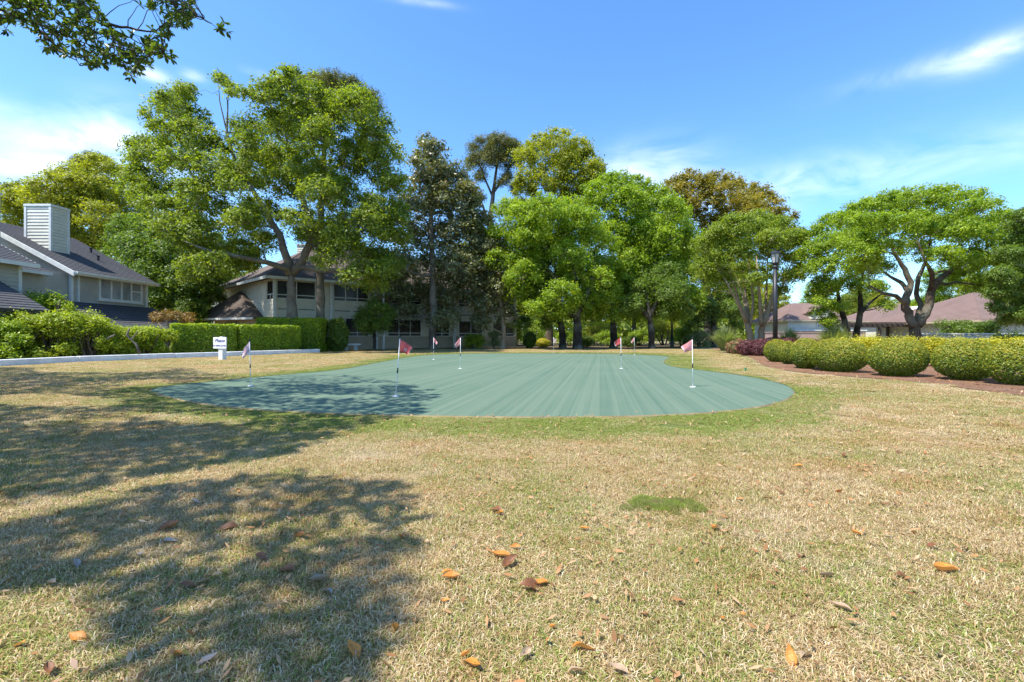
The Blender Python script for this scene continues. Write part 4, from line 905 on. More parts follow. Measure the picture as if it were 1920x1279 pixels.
for i, (px, Y, r, h, mt, lb, nm) in enumerate([(1385, 26, 14, .85, 'leaf_azalea', 'azalea with coral blossom at the left tip of the mulch bed', 'azalea'), (1402, 24.5, 16, .85, 'leaf_purple', 'dark purple leaved shrub beside the coral azalea', 'purple_shrub'), (1428, 24, 20, .9, 'leaf_purple', 'purple shrub directly behind the smallest mound', 'purple_shrub'),
      (1372, 27, 10, .7, 'leaf_azalea', 'small blossoming azalea where lawn meets the mulch bed', 'azalea'), (1475, 24, 24, .95, 'leaf_purple', 'wide purple shrub around the foot of the lamp post', 'purple_shrub'), (1520, 24, 24, .9, 'leaf_azalea', 'low mixed azalea behind the third mound', 'azalea'), (1450, 27, 22, 1.0, 'leaf_purple', 'purple shrub behind the lamp post foot', 'purple_shrub')]):
    p = P(px, 0, Y); shrub(nm, lb, 'shrub', (p.x, Y), r/F*Y*1.1, r/F*Y, h, M[mt], .07, 4200, e=2.2, rough=.15)
def spiky(name, label, px, Y, h, r, n, mat, ln=.5, group=None):
    p = P(px, 0, Y); root = empty(name, (p.x, Y, 0), label=label, cat='plant', group=group); mb = MB()
    for i in range(n):
        a = random.uniform(0, 2*PI); t = random.random()**.6; b = Vector((.12*r*math.cos(a), .12*r*math.sin(a), 0)); e_ = Vector((r*t*math.cos(a), r*t*math.sin(a), h*(1-.55*t*t)*random.uniform(.75, 1)))
        m_ = b.lerp(e_, .5)+Vector((0, 0, h*.16)); s_ = Vector((-math.sin(a), math.cos(a), 0))*.018*ln*2
        mb.add([b-s_, b+s_, m_+s_, m_-s_, e_], [(0, 1, 2, 3), (3, 2, 4)])
    o = mb.build('blades', mat, root)
    for an in ('rnd', 'tone'):
        at = o.data.attributes.new(an, 'FLOAT', 'FACE'); at.data.foreach_set('value', RNG.uniform(0, 1, len(o.data.polygons)).astype(np.float32))
    return root
spiky('ornamental_grass', 'tall pale arching ornamental grass left of the twin leaning trunks', 1562, 25, 2.0, 1.3, 800, M['leaf_silver'])
spiky('ornamental_grass', 'smaller arching grass clump just right of the crape myrtle stems', 1480, 28, 1.8, 1.1, 450, M['leaf_silver'])
spiky('ornamental_grass', 'pale grassy clump at the wood edge left of the crape myrtle', 1358, 32, 2.1, 1.4, 600, M['leaf_silver'])
for px, Y, r, h, mt, lb in [(1800, 33, 40, 2.3, 'leaf_deep', 'dark hedge bush under the dappled brown roof, left one'), (1850, 33, 36, 2.2, 'leaf_deep', 'dark hedge bush under the dappled brown roof, right one'), (1900, 20, 36, 1.25, 'leaf_lime', 'green shrub by the stone wall at the right edge'), (1770, 22.5, 44, .75, 'leaf_lime', 'low green shrub along the foot of the stone wall'), (1840, 22, 36, .8, 'leaf_lime', 'low green shrub at the stone wall, right of the other'),
      (890, 40, 23, 1.15, 'leaf_hedge', 'sunlit green bush under the right porch window'), (926, 39, 11, 1.7, 'leaf_silver', 'grey green upright bush beside the pale magnolia trunk'), (993, 42, 12, 1.45, 'leaf_deep', 'round dark bush right of the apartment building'), (1018, 44, 13, .85, 'leaf_golden', 'low yellow bush right of the round dark bush'),
      (632, 32, 21, 2.35, 'leaf_deep', 'tall rounded dark bush at the right end of the clipped hedge'), (463, 31, 20, 2.0, 'leaf_magnolia', 'loose dark bush under the brown entry roof'), (1140, 50, 30, 1.6, 'leaf_lime', 'sunlit wood edge bush left of the red flag'), (1200, 50, 26, 1.8, 'leaf_lime', 'sunlit wood edge bush behind the forked dark trunk'), (1280, 46, 30, 2.0, 'leaf_lime', 'sunlit wood edge bush right of the second lamp post'),
      (1310, 44, 24, 1.6, 'leaf_silver', 'pale wood edge bush left of the big dark trunk'), (1070, 52, 40, 1.7, 'leaf_lime', 'sunlit wood edge bush behind the two stout trunks'), (1245, 56, 40, 3.2, 'leaf_yellow', 'tall yellow green bush deep in the wood'), (1120, 58, 40, 3.0, 'leaf_yellow', 'tall yellow green bush between the dark trunks'), (1000, 56, 40, 3.0, 'leaf_lime', 'tall light bush behind the round dark bush'),
      (1180, 45, 18, 1.0, 'leaf_deep', 'low dark bush at the foot of the wood beside the red flag'), (1100, 44, 20, .9, 'leaf_deep', 'low dark bush right of the stoutest trunk'), (960, 50, 24, 2.2, 'leaf_yellow', 'pale bush behind the corner of the apartment building')]:
    p = P(px, 0, Y); shrub('bush', lb, 'bush', (p.x, Y), r/F*Y, r/F*Y*.8, h, M[mt], .15 if Y > 28 else .09, int(2600+1300*h), spray=('round' not in lb), e=2.1, rough=.13)
# wild shrubs behind the kerb on the left: (px, top px, radius px, Y, material)
wild = [(-30, 600, 60, 17.5, 'leaf_hedge', 'dark green wild shrub cut by the left edge'), (40, 592, 52, 18.5, 'leaf_wild', 'wild yellow green shrub nearest the left edge'), (105, 583, 56, 19, 'leaf_wild', 'tallest wild yellow green shrub below the slate roof'), (165, 590, 46, 19.5, 'leaf_wild', 'rounded wild shrub right of the tallest one'),
        (215, 612, 38, 20.5, 'leaf_wild', 'lower wild shrub with bare pale branches'), (265, 615, 36, 21.5, 'leaf_wild', 'yellowish wild shrub left of the clipped hedge'), (300, 612, 28, 22.5, 'leaf_wild', 'small wild shrub touching the clipped hedge')]
for px, tp, r, Y, mt, lb in wild:
    p = P(px, tp, Y); shrub('wild_shrub', lb, 'shrub', (p.x, Y), r/F*Y*1.15, r/F*Y*.9, p.z, M[mt], .11, 19000, group='wild shrubs behind the kerb', spray=True, e=2.1, rough=.15, up=.5, stems=14, toptone=.4)
p = P(90, 530, 21.5); shrub('viburnum_shrub', 'tall dark leaved shrub rising in front of the grey gable wall', 'shrub', (p.x, 21.5), 1.35, 1.1, 3.45, M['leaf_hedge'], .13, 7000, spray=True, e=2.1, rough=.17, stems=16)
p = P(150, 570, 21.8); shrub('viburnum_shrub', 'lower bright shrub right of the tall one by the grey house', 'shrub', (p.x, 21.8), 1.2, 1.0, 2.5, M['leaf_wild'], .12, 5000, spray=True, e=2.1, rough=.17, stems=10)
# bare branches poking out of the wild shrubs
mb = MB()
for pts_ in ([(262, 664), (255, 645), (246, 637), (258, 622)], [(246, 637), (238, 628), (243, 616)], [(165, 655), (190, 640), (215, 628)]):
    mb.tube([P(x, y, 19.4) for x, y in pts_], [.05, .045, .035, .02][:len(pts_)], 6)
tag(mb.build('dead_branch', M['bark_grey'], smooth=True), 'bare pale branch bending through the wild yellow green shrubs', 'branch')
T('red_tip_shrub', 'small flat topped shrub tree with bronze leaves above the clipped hedge', 'shrub', 25,
  [[(322, 640, 2.5), (318, 615, 2), (312, 600, 1.5)], [(322, 630, 2), (338, 610, 1.5), (345, 598, 1)], [(320, 628, 2), (300, 610, 1.4), (292, 598, 1)]], [(293, 594, 10), (310, 590, 11), (330, 591, 11), (350, 595, 11), (320, 597, 9)], M['leaf_bronze'], M['bark_tan'], .09, .5, .8, flat=.5)
# clipped hedges (boxes of leaves)
def hedge(name, label, pts_, width, h, mat, leaf, dens, z0=.05):
    """pts_: centre line on the ground"""
    p0 = Vector((pts_[0][0], pts_[0][1], 0)); root = empty(name, p0, label=label, cat='hedge'); pos, nn, tn = [], [], []
    for a, b in zip(pts_[:-1], pts_[1:]):
        a = np.array([a[0], a[1]]); b = np.array([b[0], b[1]]); d = b-a; Ln = np.hypot(*d); d = d/Ln; s_ = np.array([-d[1], d[0]])
        def put(uv, off, z, nv):
            xy = a+np.outer(uv, d)+np.outer(off, s_); pos.append(np.column_stack([xy, z])); nn.append(np.tile(nv, (len(uv), 1)))
        for lay, sh in ((1.0, 1.0), (.55, .86)):
            k = int(Ln*width*dens*lay); put(RNG.uniform(0, Ln, k), RNG.uniform(-.5, .5, k)*width*sh, h*(sh if sh == 1 else .93)+RNG.normal(0, .018, k), (0, 0, 1))
            for sg in (-1, 1):
                k = int(Ln*h*dens*lay); put(RNG.uniform(0, Ln, k), np.full(k, sg*width/2*sh)+RNG.normal(0, .025, k), RNG.uniform(z0, h, k), (s_[0]*sg, s_[1]*sg, .2))
            for e_, sg in ((0, -1), (Ln, 1)):
                k = int(width*h*dens*lay); put(np.full(k, e_+(sh-1)*sg*.3)+RNG.normal(0, .03, k), RNG.uniform(-.5, .5, k)*width, RNG.uniform(z0, h, k), (d[0]*sg, d[1]*sg, .2))
    pos = np.concatenate(pos); nn = np.concatenate(nn)
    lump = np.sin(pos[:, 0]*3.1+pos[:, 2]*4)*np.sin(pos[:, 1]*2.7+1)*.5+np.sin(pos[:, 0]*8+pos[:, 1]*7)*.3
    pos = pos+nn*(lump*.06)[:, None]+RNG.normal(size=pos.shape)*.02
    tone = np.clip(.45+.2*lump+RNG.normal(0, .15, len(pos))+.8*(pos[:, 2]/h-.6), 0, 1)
    n_ = unit(nn+np.array([0, 0, .3])+RNG.normal(size=pos.shape)*.6); pos = pos-np.array(p0)
    link('foliage', leaves_mesh('foliage', pos, n_, leaf, leaf*.5, tone), mat, root)
    mb = MB(); Lt = sum(math.hypot(b[0]-a[0], b[1]-a[1]) for a, b in zip(pts_[:-1], pts_[1:]))
    for a, b in zip(pts_[:-1], pts_[1:]):
        k = max(2, int(math.hypot(b[0]-a[0], b[1]-a[1])*4))
        for i in range(k):
            t = (i+.5)/k; q_ = Vector((a[0]+(b[0]-a[0])*t, a[1]+(b[1]-a[1])*t, 0))-p0
            for _ in range(3):
                e_ = q_+Vector((random.uniform(-.4, .4)*width, random.uniform(-.4, .4)*width, h*.85)); mb.tube(bend_path(q_, e_, 3), [.03, .022, .015, .008], 4, False)
    mb.build('stems', M['bark_brown'], root)
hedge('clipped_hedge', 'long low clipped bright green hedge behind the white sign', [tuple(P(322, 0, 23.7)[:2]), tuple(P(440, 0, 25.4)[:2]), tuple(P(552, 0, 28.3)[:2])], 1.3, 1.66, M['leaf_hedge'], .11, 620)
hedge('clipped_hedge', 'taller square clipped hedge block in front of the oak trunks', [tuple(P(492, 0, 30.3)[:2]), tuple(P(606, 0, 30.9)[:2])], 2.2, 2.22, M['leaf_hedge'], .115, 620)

# ------------------------------------------------------------------ far treeline closing the horizon
n = 26000; xs_ = RNG.uniform(-190, 190, n); ys_ = RNG.uniform(105, 130, n); top = 8+1.6*np.sin(xs_*.09)+1.2*np.sin(xs_*.31+1)+.8*np.sin(xs_*.83)
z_ = RNG.uniform(0, 1, n)**.7*top; d = unit(RNG.normal(size=(n, 3))+np.array([0, -.8, .7]))
link('far_treeline', leaves_mesh('far_treeline', np.column_stack([xs_, ys_, z_]), d, 1.9, 1.3, np.clip(.5+.3*np.sin(xs_*.5)+RNG.normal(0, .12, n), 0, 1)), M['leaf_oak'], kind='stuff')

# ------------------------------------------------------------------ shade tree left of the camera, whose branch hangs into the view
def world_px(p): 
    y = np.maximum(p[:, 1], 1e-3); return CX+p[:, 0]/y*F, HY-(p[:, 2]-1)/y*F
ST = empty('oak_tree', (-9.5, 1.2, 0), label='leafy oak branch hanging into the top left corner from a tree beside the viewer', cat='tree')
b0 = Vector((-9.5, 1.2, 0))
shade = [smooth(poly(pp), 1) for pp in (
    [(-700, 700), (0, 690), (180, 684), (360, 690), (395, 700), (470, 706), (600, 699), (690, 706), (740, 714), (790, 735), (840, 741), (800, 757), (815, 776), (745, 784), (700, 800), (650, 815), (590, 850), (480, 868), (330, 890), (140, 935), (-60, 985), (-900, 1000)],
    [(-600, 1010), (20, 990), (130, 950), (260, 915), (400, 897), (520, 890), (545, 874), (600, 892), (755, 895), (800, 925), (765, 958), (845, 975), (800, 1040), (840, 1085), (830, 1130), (800, 1185), (745, 1250), (700, 1340), (300, 1500), (-900, 1500)])]
gaps = [smooth(poly(pp), 1) for pp in ([(330, 715), (420, 722), (560, 738), (640, 735), (560, 728), (470, 718)], [(520, 745), (640, 748), (730, 742), (640, 738)], [(60, 690), (330, 692), (280, 699), (80, 700)], [(0, 740), (180, 745), (240, 760), (120, 765), (0, 760)], [(250, 775), (420, 782), (480, 792), (330, 795)],
    [(-60, 1120), (80, 1130), (170, 1165), (180, 1250), (60, 1300), (-100, 1250)], [(230, 720), (290, 712), (330, 722), (260, 728)], [(640, 722), (700, 718), (745, 726), (690, 730)])]
cc = []
while len(cc) < 3400:
    g_ = np.array([[random.uniform(-17, 0.2), random.uniform(-1.5, 14.5)]])
    if not any(inside(g_, s_)[0] for s_ in shade): continue
    edge = min(dist(g_, s_)[0] for s_ in shade+gaps); hole = any(inside(g_, s_)[0] for s_ in gaps)
    if hole and edge > .02: continue
    if edge < .12: continue
    if g_[0, 1] > 5 and random.random() < .35: continue
    z = random.uniform(4.9, 8.6); r = min(.42, max(.10, edge))
    cc.append((g_[0, 0]-SUN_OFF[0]*z, g_[0, 1]-SUN_OFF[1]*z, z, r))
cc = np.array(cc); per = 13; k = np.repeat(np.arange(len(cc)), per); sz = cc[k, 3:4]
off = unit(RNG.normal(size=(len(k), 3)))*RNG.uniform(0, 1, (len(k), 1))**.5*sz*np.array([1, 1, .5]); pos = cc[k, :3]+off
ppx, ppy = world_px(pos); vis = (pos[:, 1] > .2) & (ppx > -25) & (ppx < 1950) & (ppy > -25)
pos = pos[~vis]; tone = RNG.uniform(0, 1, len(pos)); nn = unit(RNG.normal(size=pos.shape)*.7+np.array([0, 0, 1]))
link('crown', leaves_mesh('crown', pos-np.array(b0), nn, .15, .075, tone), M['leaf_near'], ST)
# the part in view: twigs with whorls of narrow leaves
regs = [np.array(r_, float) for r_ in ([(-30, -30), (150, -30), (190, 25), (215, 50), (262, 60), (300, 85), (328, 98), (325, 122), (290, 118), (258, 140), (245, 150), (222, 128), (150, 122), (115, 100), (85, 92), (62, 62), (28, 42), (-30, 35)],
        [(245, -30), (352, -30), (364, 15), (360, 44), (340, 50), (318, 42), (300, 20), (270, 8)], [(410, 46), (420, 38), (434, 60), (424, 82), (412, 70)], [(285, 50), (312, 42), (322, 62), (300, 82)], [(-30, 20), (10, 10), (14, 60), (-30, 70)])]
prob = [430, 95, 7, 12, 14]; tips = []
for reg, kk in zip(regs, prob):
    c0 = 0
    while c0 < kk:
        q_ = np.array([[random.uniform(reg[:, 0].min(), reg[:, 0].max()), random.uniform(reg[:, 1].min(), reg[:, 1].max())]])
        if inside(q_, reg)[0]: tips.append(P(q_[0, 0], q_[0, 1], random.uniform(6.3, 7.6) if kk != 7 else random.uniform(6.75, 6.9))); c0 += 1
mbt = MB(); LV, LF, LR, LT = [], [], [], []
main = [[P(-300, -60, 5.2), P(-60, -5, 6.4), P(60, 40, 6.8), P(140, 72, 7.0), P(200, 98, 7.0), P(240, 125, 7.0)], [P(-300, -160, 5.4), P(0, -60, 6.4), P(110, -8, 6.8), P(190, 45, 7.0), P(260, 80, 7.1), P(315, 108, 7.1)],
        [P(-60, -140, 5.6), P(180, -60, 6.6), P(290, -10, 6.9), P(340, 10, 6.9), P(372, 28, 6.8), P(408, 55, 6.8)], [P(190, 45, 7.0), P(240, 55, 7.1), P(290, 60, 7.1), P(305, 50, 7.1)], [P(60, 40, 6.8), P(90, 75, 6.7), P(130, 105, 6.7), P(150, 120, 6.7)]]
nds = []
for pa in main:
    sp = [pa[0]]
    for a, b in zip(pa[:-1], pa[1:]):
        for t in (.33, .66, 1): sp.append(a.lerp(b, t)+Vector((random.uniform(-1, 1), random.uniform(-1, 1), random.uniform(-1, 1)))*.02)
    mbt.tube(sp, [max(.004, .026*(1-i/len(sp))) for i in range(len(sp))], 6); nds += sp[2:]
for tp in tips:
    nb = min(nds, key=lambda n_: (n_-tp).length+random.uniform(0, .15)); pth = bend_path(nb, tp, 4, .1, .05); mbt.tube(pth, [.008, .006, .005, .004, .0025], 4, False)
    if len(nds) < 260: nds.append(pth[3])
    ax = (tp-pth[2]).normalized(); nlf = random.randint(6, 11)
    for i in range(nlf):
        st = pth[4].lerp(pth[3], random.random()*.9); a = random.uniform(0, 2*PI); o1 = ax.orthogonal().normalized(); o2 = ax.cross(o1)
        d = (ax*random.uniform(.2, 1)+(o1*math.cos(a)+o2*math.sin(a))*.9+Vector((0, 0, -.15))).normalized(); ln = random.uniform(.06, .115); wd = ln*random.uniform(.30, .42)
        nrm = (d.cross(Vector((random.uniform(-.6, .6), random.uniform(-.6, .6), 1))).cross(d)).normalized(); s_ = d.cross(nrm).normalized(); b = len(LV)
        LV += [st, st+d*ln*.3+s_*wd*.4+nrm*ln*.04, st+d*ln*.65+s_*wd*.5+nrm*ln*.03, st+d*ln-nrm*ln*.06, st+d*ln*.65-s_*wd*.5+nrm*ln*.03, st+d*ln*.3-s_*wd*.4+nrm*ln*.04, st+d*ln*.5-nrm*ln*.01]
        LF += [(b, b+1, b+6, b+5), (b+1, b+2, b+6), (b+2, b+3, b+6), (b+3, b+4, b+6), (b+4, b+5, b+6)]
        rv = random.random(); LR += [rv]*5; LT += [random.random()]*5
mbt.v = [tuple(Vector(v)-b0) for v in mbt.v]; mbt.build('branch', M['bark_dark'], ST, smooth=True)
me = bpy.data.meshes.new('leaves'); me.from_pydata([tuple(v-b0) for v in LV], [], LF); me.update()
for an, val in (('rnd', LR), ('tone', LT)):
    at = me.attributes.new(an, 'FLOAT', 'FACE'); at.data.foreach_set('value', np.array(val, dtype=np.float32))
link('leaves', me, M['leaf_near'], ST)
mb = MB(); mb.tube([(0, 0, 0), (.05, 0, 1), (0, .1, 2.4), (.2, .1, 3.6)], [.42, .3, .27, .24], 14); mb.build('trunk', M['bark_dark'], ST, smooth=True)
fk = Vector((.2, .1, 3.5))
for e_ in [Vector((.5, 3.5, 6.2)), Vector((-3, 5, 6.5)), Vector((3, -1.5, 6.8)), Vector((4.5, -2.5, 6.6)), Vector((-2.5, -2, 7)), Vector((-4, 8, 6.5)), Vector((2, 1, 6.5))]:
    mb = MB(); mb.tube(bend_path(fk, e_, 6, .1, .04), [.17, .14, .12, .10, .08, .05, .03], 8); mb.build('limb', M['bark_dark'], ST, smooth=True)

# ------------------------------------------------------------------ flags on the putting green
def flag_mesh(w, h, seed, dr, shape):
    """cloth hanging from the pole top; dr = +1 hangs right, -1 left; shape 0 = half open, 1 = folded diamond"""
    rnd = random.Random(seed); nu, nv = 12, 10; V_, Fc = [], []
    for j in range(nv+1):
        for i in range(nu+1):
            u, v = i/nu, j/nv
            sag = (.55 if shape == 0 else .85)*u*h*(1+.25*u); wx_ = w*u*(1-.18*shape)*(1-.25*u*v)
            if shape == 2: wx_ *= (.35+.65*v)
            x = wx_*dr; z = -v*h*(1-.25*u)-sag*(1-.15*v); y = .035*math.sin(u*7+seed+v*2)*u+.02*math.sin(v*5+seed)*u
            V_.append((x, y, z))
    for j in range(nv):
        for i in range(nu):
            a = j*(nu+1)+i; Fc.append((a, a+1, a+nu+2, a+nu+1))
    return V_, Fc, nu, nv
def flagstick(loc, H, lean, dr, shape, mat, label, seed, number=None):
    root = empty('golf_flag', loc, label=label, cat='flag', group='practice flags standing on the putting green')
    top = Vector((lean, 0, H)); d = top.normalized(); q = MB(); q.tube([(0, 0, .0), top*.5, top], [.0075, .0075, .007], 10); q.build('pole', M['white_paint'], root, smooth=True)
    q = MB(); q.tube([d*H*.40, d*H*.49], [.0115, .0115], 10); q.build('band', M['black_paint'], root, smooth=True)
    q = MB(); q.tube([d*(H-.002), d*(H+.03), d*(H+.035)], [.0135, .0135, .006], 10); q.build('knob', M['black_paint'], root, smooth=True)
    q = MB(); q.lathe([(.0, .0005), (.056, .0005), (.056, .006), (.048, .009), (.01, .010), (.01, .02)], 20); q.build('cup_ring', M['white_paint'], root, smooth=False)
    V_, Fc, nu, nv = flag_mesh(.20, .20, seed, dr, shape); o_ = d*(H-.02)
    Vw = [(x+o_.x+(z*lean/H)+.008*dr, y, z+o_.z) for x, y, z in V_]
    me = bpy.data.meshes.new('flag'); me.from_pydata(Vw, [], Fc); me.polygons.foreach_set('use_smooth', [True]*len(Fc)); fl = link('flag', me, mat, root)
    sm = fl.modifiers.new('thickness', 'SOLIDIFY'); sm.thickness = .002
    # pale hem strip along the outer edge, slightly proud
    hv, hf = [], []
    for j in range(nv+1):
        a = Vector(Vw[j*(nu+1)+nu]); b = Vector(Vw[j*(nu+1)+nu-1])
        hv += [tuple(a+(a-b)*.1+Vector((0, -.003, 0))), tuple(b.lerp(a, .1)+Vector((0, -.003, 0)))]
    for j in range(nv): hf.append((2*j, 2*j+1, 2*j+3, 2*j+2))
    me = bpy.data.meshes.new('hem'); me.from_pydata(hv, [], hf); h_ = link('hem', me, M['flag_border'], fl); sm = h_.modifiers.new('thickness', 'SOLIDIFY'); sm.thickness = .002
    if number:
        cu = bpy.data.curves.new('number', 'FONT'); cu.body = number; cu.size = .09; cu.extrude = .001; cu.align_x = 'CENTER'; cu.align_y = 'CENTER'
        t_ = bpy.data.objects.new('tmp', cu); COL.objects.link(t_); dg = bpy.context.evaluated_depsgraph_get(); me = bpy.data.meshes.new_from_object(t_.evaluated_get(dg)); bpy.data.objects.remove(t_)
        for v in me.vertices:
            x, y = v.co.x+dr*.095, v.co.y; u = min(1, max(0, x*dr/.2)); yy = .035*math.sin(u*7+seed+1)*u+.02*math.sin(2.5+seed)*u
            v.co = Vector((x+o_.x, yy-.006-v.co.z, y+o_.z-.15-u*.06))
        me.name = 'number'; link('number', me, M['flag_border'], fl)
    return root
flags = [((470, 725), 639, -2, -1, 1, 'flag_faded', 'faded pinkish flag on the shaded left lobe, beside the white sign', None),
         ((742, 745), 633, 8, 1, 0, 'flag_red', 'bright red flag on a leaning pole, nearest and tallest in view', '9'),
         ((813, 675), 632, 0, 1, 1, 'flag_pink', 'small pink flag left of the one before the porch bush', None),
         ((863, 692), 632, .5, -1, 1, 'flag_pink', 'pink flag in front of the green porch bush', None),
         ((1038, 662), 632, 0, 1, 1, 'flag_faded', 'tiny pale flag at the far edge near the stout trunks', None),
         ((1165, 692), 632, -1, -1, 0, 'flag_red', 'red flag left of a paler one at the middle right of the green', None),
         ((1190, 666), 632, -1, -1, 1, 'flag_pink', 'small pale pink flag just right of the red one', None),
         ((1299, 727), 635, -1, -1, 0, 'flag_pink', 'rosy flag on the right lobe of the green', None)]
for i, (bp, ty, lean, dr, shp, mt, lb, num) in enumerate(flags):
    g_ = G(*bp); H = (bp[1]-ty)/(bp[1]-HY)-.02; g_.z = .013
    flagstick(g_, H, lean/F*g_.y, dr, shp, M[mt], lb, i+1, num)

# ------------------------------------------------------------------ sign
sg = G(417, 675); SG = empty('sign', (sg.x, sg.y, 0), math.radians(-16), label='small white sign reading Please no chipping allowed on a square post before the hedge', cat='sign')
q = MB(); q.box((-.115, -.1, 0), (.115, .1, .93)); q.build('post', M['white_paint'], SG, bevel=.008)
q = MB(); q.box((-.07, -.07, .93), (.07, .07, 1.02)); q.build('post_top', M['white_paint'], SG)
q = MB(); q.box((-.36, -.135, .50), (.36, -.102, .99)); bd = q.build('board', M['white_paint'], SG, bevel=.004)
def text(body, size, loc, mat, parent, shear=0, sx_=1.0, bold=0):
    cu = bpy.data.curves.new('lettering', 'FONT'); cu.body = body; cu.size = size; cu.extrude = .0015; cu.align_x = 'CENTER'; cu.align_y = 'CENTER'; cu.shear = shear; cu.offset = bold
    t_ = bpy.data.objects.new('tmp', cu); COL.objects.link(t_); dg = bpy.context.evaluated_depsgraph_get(); me = bpy.data.meshes.new_from_object(t_.evaluated_get(dg)); bpy.data.objects.remove(t_)
    o = link('lettering', me, mat, parent); o.rotation_euler = (PI/2, 0, 0); o.location = loc; o.scale = (sx_, 1, 1); return o
text('Please', .21, (0, -.137, .84), M['ink'], bd, .35, 1.05, .004)
text('NO CHIPPING ALLOWED', .105, (0, -.137, .62), M['ink'], bd, 0, .58, .002)
# shadow-casting thin frame edge
# ------------------------------------------------------------------ bench
bx = P(638, 0, 33.0).x; BN = empty('bench', (bx, 33.0, 0), label='low white bench beyond the far left edge of the green', cat='bench')
for a, b in ((-1.42, -.02), (.02, 1.42)):
    q = MB(); q.box((a, -.24, .40), (b, .24, .52)); q.build('seat_slab', M['concrete_white'], BN, bevel=.015)
for x in (-1.15, -.25, .45, 1.15):
    q = MB(); q.box((x-.09, -.18, 0), (x+.09, .18, .40)); q.build('leg', M['concrete'], BN, bevel=.01)
# ------------------------------------------------------------------ lamp posts
def lamp(loc, H, label, sc=1.0):
    r = empty('lamp_post', loc, label=label, cat='lamp post')
    q = MB(); q.lathe([(.20, 0), (.20, .12), (.17, .16), (.15, .5), (.12, .58), (.098, .66)], 16); q.build('base', M['dark_metal'], r, smooth=False)
    q = MB(); n_ = 24; 
    q.lathe([(.098, .66), (.090, H*.5), (.075, H-.75)], 16); q.build('pole', M['dark_metal'], r, smooth=True)
    q = MB(); q.lathe([(.075, H-.75), (.11, H-.72), (.11, H-.68), (.07, H-.62), (.13, H-.56), (.14, H-.52)], 16); q.build('collar', M['dark_metal'], r)
    q = MB()
    for k in range(6):
        a = 2*PI*k/6; a0, a1 = Vector((.115*math.cos(a), .115*math.sin(a), H-.52)), Vector((.185*math.cos(a), .185*math.sin(a), H-.16)); q.tube([a0, a1], [.011, .011], 4)
    q.build('lantern_frame', M['dark_metal'], r)
    q = MB(); q.lathe([(.10, H-.515), (.17, H-.165)], 6); q.build('lantern_glass', M['lamp_glass'], r)
    q = MB(); q.lathe([(.215, H-.16), (.215, H-.13), (.10, H-.05), (.03, H-.02), (.02, H+.03), (.035, H+.05), (.0, H+.08)], 16); q.build('lantern_cap', M['dark_metal'], r); return r
M['lamp_glass'] = simple('lamp_glass', (.42, .42, .40), .25, .1, 5)
p = P(1453.5, 0, 19.0); lamp((p.x, 19.0, 0), 4.62, 'tall black lamp post with lantern head at the end of the clipped mounds')
p = P(1260, 0, 44.0); lamp((p.x, 44.0, 0), 4.3, 'distant thin black lamp post in the shade of the wood')
# ------------------------------------------------------------------ sprinkler marker
g_ = G(1398, 696); SP = empty('sprinkler_head', g_, label='small green plastic sprinkler marker in the grass right of the green', cat='sprinkler')
q = MB(); q.lathe([(.02, 0), (.02, .05), (.035, .055), (.03, .07), (.0, .075)], 12); q.build('cap', M['green_plastic'], SP)
q = MB(); q.box((-.035, -.004, .07), (.02, .004, .10)); q.build('tab', M['green_plastic'], SP)

# ------------------------------------------------------------------ fallen leaves
def leafmat2(name, a, b):
    m = NT(name); co = m.N.new('ShaderNodeTexCoord').outputs['Object']; n = m.noise(18, 4, .6, vec=co); c = m.mix(m.rng(n, .35, .65), a, b)
    return m.pbr(c, .45, m.bump(m.noise(60, 2, .5, vec=co), .3, .003), .5, trans_col=m.mix(.5, c, (1, .6, .2)), trans=.2)
FM = {'orange': leafmat2('fallen_orange', (.42, .14, .02), (.72, .30, .05)), 'brown': leafmat2('fallen_brown', (.12, .045, .02), (.28, .11, .045)), 'grey': leafmat2('fallen_grey', (.26, .22, .19), (.42, .37, .33)), 'tan': leafmat2('fallen_tan', (.34, .22, .13), (.52, .38, .25))}
def fallen(curl, twist, wob):
    V_, Fc = [], []; nu = 8
    for i in range(nu+1):
        t = i/nu; w_ = .5*math.sin(PI*min(1, t*1.02)**.85)*.42+.004; z = curl*(t-.5)**2*1.6+wob*math.sin(t*7)*.03
        for s_ in (-1, 0, 1): V_.append((t-.5, s_*w_, z+abs(s_)*w_*(.55+twist)-0*t+.02*math.sin(t*9)*s_*twist))
    for i in range(nu):
        for j in (0, 1): a = i*3+j; Fc.append((a, a+1, a+4, a+3))
    V_ += [(-.5, -.008, curl*.4), (-.5, .008, curl*.4), (-.62, 0, curl*.5+.05)]; b = len(V_)-3; Fc.append((b, b+1, b+2))
    me = bpy.data.meshes.new('fallen_leaf'); me.from_pydata(V_, [], Fc); me.polygons.foreach_set('use_smooth', [True]*len(Fc)); return me
lm_ = {}
for cn in FM:
    lm_[cn] = []
    for c_, t_, w_ in ((.12, .2, 1), (.42, .7, -1), (-.18, .15, 1.6)): me = fallen(c_, t_, w_); me.materials.append(FM[cn]); lm_[cn].append(me)
